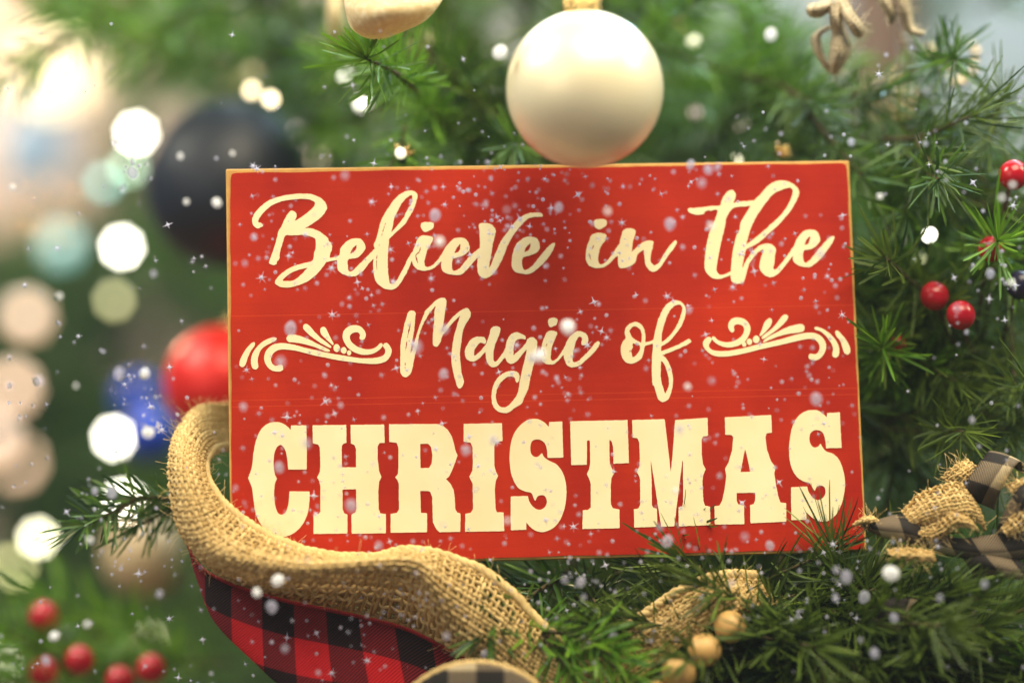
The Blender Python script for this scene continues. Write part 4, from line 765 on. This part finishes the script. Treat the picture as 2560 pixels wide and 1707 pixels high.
# ------------------------------------------------------------------ ribbons at the top
def Z4(u, v, D): return tuple(P(u / 2.219 + 700, v / 2.219, D))
t = thing('cream_ribbon', 'cream shimmering ribbon loop hanging in at the top left of the gold bauble', 'ribbon')
cloth('loop', [tuple(Z4(*q) for q in s) for s in [((330,-160,1.17),(620,-170,1.15),(950,-160,1.17)), ((350,-60,1.14),(620,-80,1.12),(930,-60,1.14)), ((365,60,1.125),(600,40,1.10),(880,30,1.12)), ((395,150,1.13),(570,130,1.105),(800,115,1.125)), ((450,195,1.14),(560,195,1.125),(700,165,1.14)), ((500,215,1.17),(545,218,1.165),(600,205,1.17))]], M_creamcloth, t, 60, 16)
cloth('tail', [tuple(Z4(*q) for q in s) for s in [((270,-80,1.30),(310,-80,1.29),(360,-80,1.30)), ((262,80,1.30),(300,80,1.28),(352,90,1.30)), ((275,220,1.31),(305,230,1.30),(345,240,1.31)), ((300,310,1.33),(320,315,1.32),(345,318,1.33))]], M_creamcloth, t, 40, 8)
cloth('tail', [tuple(Z4(*q) for q in s) for s in [((700,150,1.29),(760,170,1.28),(820,160,1.29)), ((720,250,1.29),(780,270,1.275),(860,260,1.29)), ((760,350,1.31),(800,370,1.30),(860,360,1.31))]], M_creamcloth, t, 40, 8)
def Z5(u, v, D): return tuple(P(u / 2.24 + 1600, v / 2.24, D))
M_linen = simple('linen_ribbon', (.60, .50, .33), .85, c2=(.45, .37, .24), scale=1200, bmp=.6)
M_linen = tinted('linen_yarn', (.34, .28, .18), (.72, .60, .42), .85, .15, .15)
def topbow(label, strips, D):
    t = thing('linen_bow', label, 'bow')
    for (nm, st) in strips: weave(nm, [tuple(Z5(u, v, D + dz) for (u, v, dz) in s) for s in st], .00105, 11, .00050, t, M_linen, fuzz=60)
topbow('frayed linen bow with a dangling loop among the branches at upper right', [
 ('loop', [((1060,60,0),(1065,35,-.01),(1075,0,0)), ((1000,95,-.005),(985,55,-.02),(1010,15,-.005)), ((950,80,0),(940,55,-.01),(955,35,0)), ((990,60,.02),(990,50,.02),(1000,40,.02))]),
 ('loop', [((1085,10,0),(1110,-10,-.005),(1140,-30,0)), ((1130,90,-.01),(1165,85,-.02),(1195,70,-.01)), ((1180,170,-.01),(1215,160,-.02),(1245,140,-.01)), ((1215,205,0),(1230,205,-.005),(1250,195,0))]),
 ('tail', [((1060,20,-.005),(1090,15,-.015),(1130,10,-.005)), ((1065,110,-.005),(1095,110,-.018),(1130,105,-.005)), ((1075,190,0),(1115,195,-.012),(1150,190,0)), ((1062,280,0),(1115,280,-.015),(1180,285,0)), ((1060,350,0),(1100,350,-.01),(1150,345,0)), ((1075,410,.005),(1085,412,.002),(1100,410,.005))]),
 ('tail', [((1070,150,.004),(1060,150,0),(1050,145,.004)), ((1010,200,.004),(990,200,-.004),(968,205,.004)), ((1020,290,.004),(1000,290,-.004),(980,290,.004)), ((1060,370,.006),(1050,375,.002),(1040,380,.006)), ((1090,410,.01),(1085,412,.008),(1078,414,.01))])], 1.19)
topbow('smaller frayed linen bow cut by the top edge at upper right', [
 ('tail', [((1300,-40,0),(1330,-50,-.01),(1360,-60,0)), ((1345,30,0),(1375,20,-.012),(1410,5,0)), ((1385,90,0),(1405,85,-.008),(1430,75,0)), ((1395,130,.004),(1402,130,0),(1412,126,.004))]),
 ('tail', [((1430,-40,0),(1470,-40,-.01),(1510,-40,0)), ((1450,40,0),(1480,40,-.012),(1515,35,0)), ((1470,110,0),(1495,108,-.01),(1525,100,0)), ((1490,170,0),(1510,165,-.008),(1530,150,0)), ((1545,195,0),(1555,185,-.005),(1570,180,0)), ((1588,198,.004),(1590,192,0),(1592,186,.004))])], 1.20)
# sparkling bead string
gb = thing('gold_bead_string', 'short string of glittering gold beads in the upper right branches', 'bead string')
cv = cr([Z5(1630, 280, 1.27), Z5(1665, 350, 1.27), Z5(1720, 420, 1.27), Z5(1770, 455, 1.27), Z5(1830, 440, 1.27), Z5(1870, 370, 1.27), Z5(1868, 260, 1.27)], 40)
mb = MB(); mb.tube(cv, .0004, 5); mb.build('thread', M_cap, gb)
for q in cv[::2]:
    o = mesh('bead', *sphere(.0019 * rng.uniform(.7, 1.2), seg=14, rings=9), M_goldbead, gb); o.location = q + NP.normal(size=3) * .0012
# foil petals added for the gold glints above the sign's top edge
def foil(label, u, v, D, n):
    t = thing('foil_glint', label, 'ornament', Q(u, v, D))
    for i in range(n):
        a = R(rng.uniform(0, 190)); l = .007 * rng.uniform(.5, 1.2); V = []
        for f, ww in ((0, .15), (.4, 1), (.75, .7), (1, .05)):
            for s in (-1, 0, 1): V.append((math.cos(a) * l * f - math.sin(a) * s * ww * .0016, -.003 * f + abs(s) * .0006, math.sin(a) * l * f + math.cos(a) * s * ww * .0016))
        Fq = [[r * 3 + k_, r * 3 + k_ + 1, r * 3 + k_ + 4, r * 3 + k_ + 3] for r in range(3) for k_ in range(2)]
        o = mesh('petal', V, Fq, M_cap, t); o.modifiers.new('thickness', 'SOLIDIFY').thickness = .0003
foil('tiny gold foil petals added as a glint above the sign edge below the starburst sprig', 920, 362, 1.20, 7)
foil('tiny gold foil petals added as a glint above the sign edge right of the gold bauble', 1790, 362, 1.22, 6)

# ------------------------------------------------------------------ falling snow
def snowmat(name, op, c=(.80, .83, .93)):
    m, nt, b = mat(name); out = nt.nodes['Material Output']
    n = noise(nt, 900, 2); r = ramp(nt, [(.2, c), (.8, tuple(min(1, x * 1.06) for x in c))]); L(nt, n.outputs[0], r.inputs[0])
    d = node(nt, 'ShaderNodeBsdfDiffuse'); t = node(nt, 'ShaderNodeBsdfTranslucent'); tp = node(nt, 'ShaderNodeBsdfTransparent')
    m1 = node(nt, 'ShaderNodeMixShader'); m1.inputs[0].default_value = .5; m2 = node(nt, 'ShaderNodeMixShader'); m2.inputs[0].default_value = op
    L(nt, r.outputs[0], d.inputs[0]); L(nt, r.outputs[0], t.inputs[0]); L(nt, d.outputs[0], m1.inputs[1]); L(nt, t.outputs[0], m1.inputs[2])
    L(nt, tp.outputs[0], m2.inputs[1]); L(nt, m1.outputs[0], m2.inputs[2]); L(nt, m2.outputs[0], out.inputs[0]); nt.nodes.remove(b)
    return m
M_snow = snowmat('fresh_snow', .9, (.95, .96, .98)); M_snow2 = snowmat('thin_snow', .42, (.66, .66, .80)); M_snow3 = snowmat('ice_crystal', .6, (.8, .8, .92))
def star_mesh(seed, arms=4):
    g = np.random.default_rng(seed); V = [(0, 0, .16), (0, 0, -.16)]; Fq = []; a0 = g.uniform(0, .5)
    ring = []
    for i in range(arms * 2):
        a = a0 + math.pi * i / arms; r_ = (g.uniform(.6, 1.) if i % 2 == 0 else .13); ring.append(len(V)); V.append((r_ * math.cos(a), r_ * math.sin(a), 0))
    for i in range(len(ring)):
        j = (i + 1) % len(ring); Fq += [[0, ring[i], ring[j]], [1, ring[j], ring[i]]]
    V = np.array(V)[:, [0, 2, 1]]
    b, f = sphere(.26, .2, .26, 10, 6); n = len(V); return np.vstack([V, b]), Fq + [[k_ + n for k_ in q] for q in f]
STAR = []
for i in range(6):
    o = mesh('snow_crystal', *star_mesh(i, 4 if i < 4 else 6), M_snow3, smooth=False); STAR.append(o.data); bpy.data.objects.remove(o)
def blobm(mt, i):
    V, Fq = sphere(1, .8, 1.25, 18, 12); g = np.random.default_rng(i); k_ = g.normal(size=3); V = V * (1 + .2 * np.sin(V @ (k_ * 2.6)))[:, None]
    o = mesh('snowflake', V, Fq, mt); d = o.data; bpy.data.objects.remove(o); return d
BW = [blobm(M_snow, i) for i in range(3)]; BT = [blobm(M_snow2, i) for i in range(4)]
WHT = [(1771,83,17),(1150,117,20),(413,360,11),(533,352,9),(28,430,9),(500,467,13),(428,465,10),(1010,553,13),(1305,755,20),(1240,820,17),(1395,487,11),(1632,520,12),(343,992,17),(590,1358,13),(1165,1195,10),(1553,1126,10),(2050,1315,22),(2020,450,11),(637,1335,17),(1580,887,11),(332,855,14),(175,885,8),(135,680,11),(205,1240,12),(200,1432,11),(122,1460,13),(2322,650,11),(2300,455,10),(2325,425,10)]
for (u, v, r2) in WHT:
    D = rng.uniform(1.055, 1.08); o = bpy.data.objects.new('snowflake', rng.choice(BW)); link(o); o.location = Q(u, v, D); s = px(r2 * (.8 if r2 > 12 else .6), D); o.scale = (s, s, s * .95); o.rotation_euler = (rng.uniform(-.3, .3), rng.uniform(0, 6.28), 0)
    tag(o, 'plump bright white snowflake drifting in mid air', 'snowflake', 'bright white snowflakes')
CL = [(rng.uniform(0, 2352), rng.uniform(300, 1560)) for _ in range(70)] + [(rng.uniform(560, 1950), rng.uniform(390, 1250)) for _ in range(50)]
def spot():
    r_ = rng.random()
    if rng.random() < .5:
        c_ = rng.choice(CL); return rng.gauss(c_[0], 38), rng.gauss(c_[1], 38)
    if r_ < .42: return rng.uniform(540, 1960), rng.uniform(380, 1270)
    if r_ < .68: return rng.uniform(480, 2352), rng.gauss(1400, 110)
    return rng.uniform(0, 2352), rng.uniform(40, 1560)
for i in range(80):
    u, v = spot(); D = rng.uniform(1.055, 1.10); o = bpy.data.objects.new('snowflake', rng.choice(BT)); link(o); o.location = Q(u, v, D); s = px(rng.choice([5, 7, 8, 10, 13]), D); o.scale = (s, s, s); o.rotation_euler = (0, rng.uniform(-.5, .5) , 0)
    tag(o, 'soft translucent grey white snowflake floating in the air', 'snowflake', 'soft grey snowflakes')
for i in range(176):
    u, v = spot(); D = rng.uniform(1.110, 1.130); o = bpy.data.objects.new('snow_crystal', rng.choice(STAR)); link(o); o.location = Q(u, v, D); s = px(rng.uniform(9, 20), D); o.scale = (s, s, s); o.rotation_euler = (rng.uniform(-.2, .2), rng.uniform(-.4, .4), 0)
    tag(o, 'tiny pointed star shaped snow crystal sparkling in the air', 'snow crystal', 'star shaped snow crystals')
mb = MB()
SM = [star_mesh(20 + i) for i in range(4)]
for i in range(1500):
    u, v = spot(); D = rng.uniform(1.09, 1.128); s = px(rng.choice([2, 2.6, 3.2, 4, 5]), D); V, Fq = sphere(s, seg=8, rings=5)
    if i % 3 == 0: V, Fq = rng.choice(SM); V = V * px(rng.uniform(7, 13), D)
    mb.add(V + np.array(Q(u, v, D)), Fq)
tag(mb.build('snow_dust', M_snow2), 'fine dust of tiny snow specks drifting in front of everything', 'snow', kind='stuff')
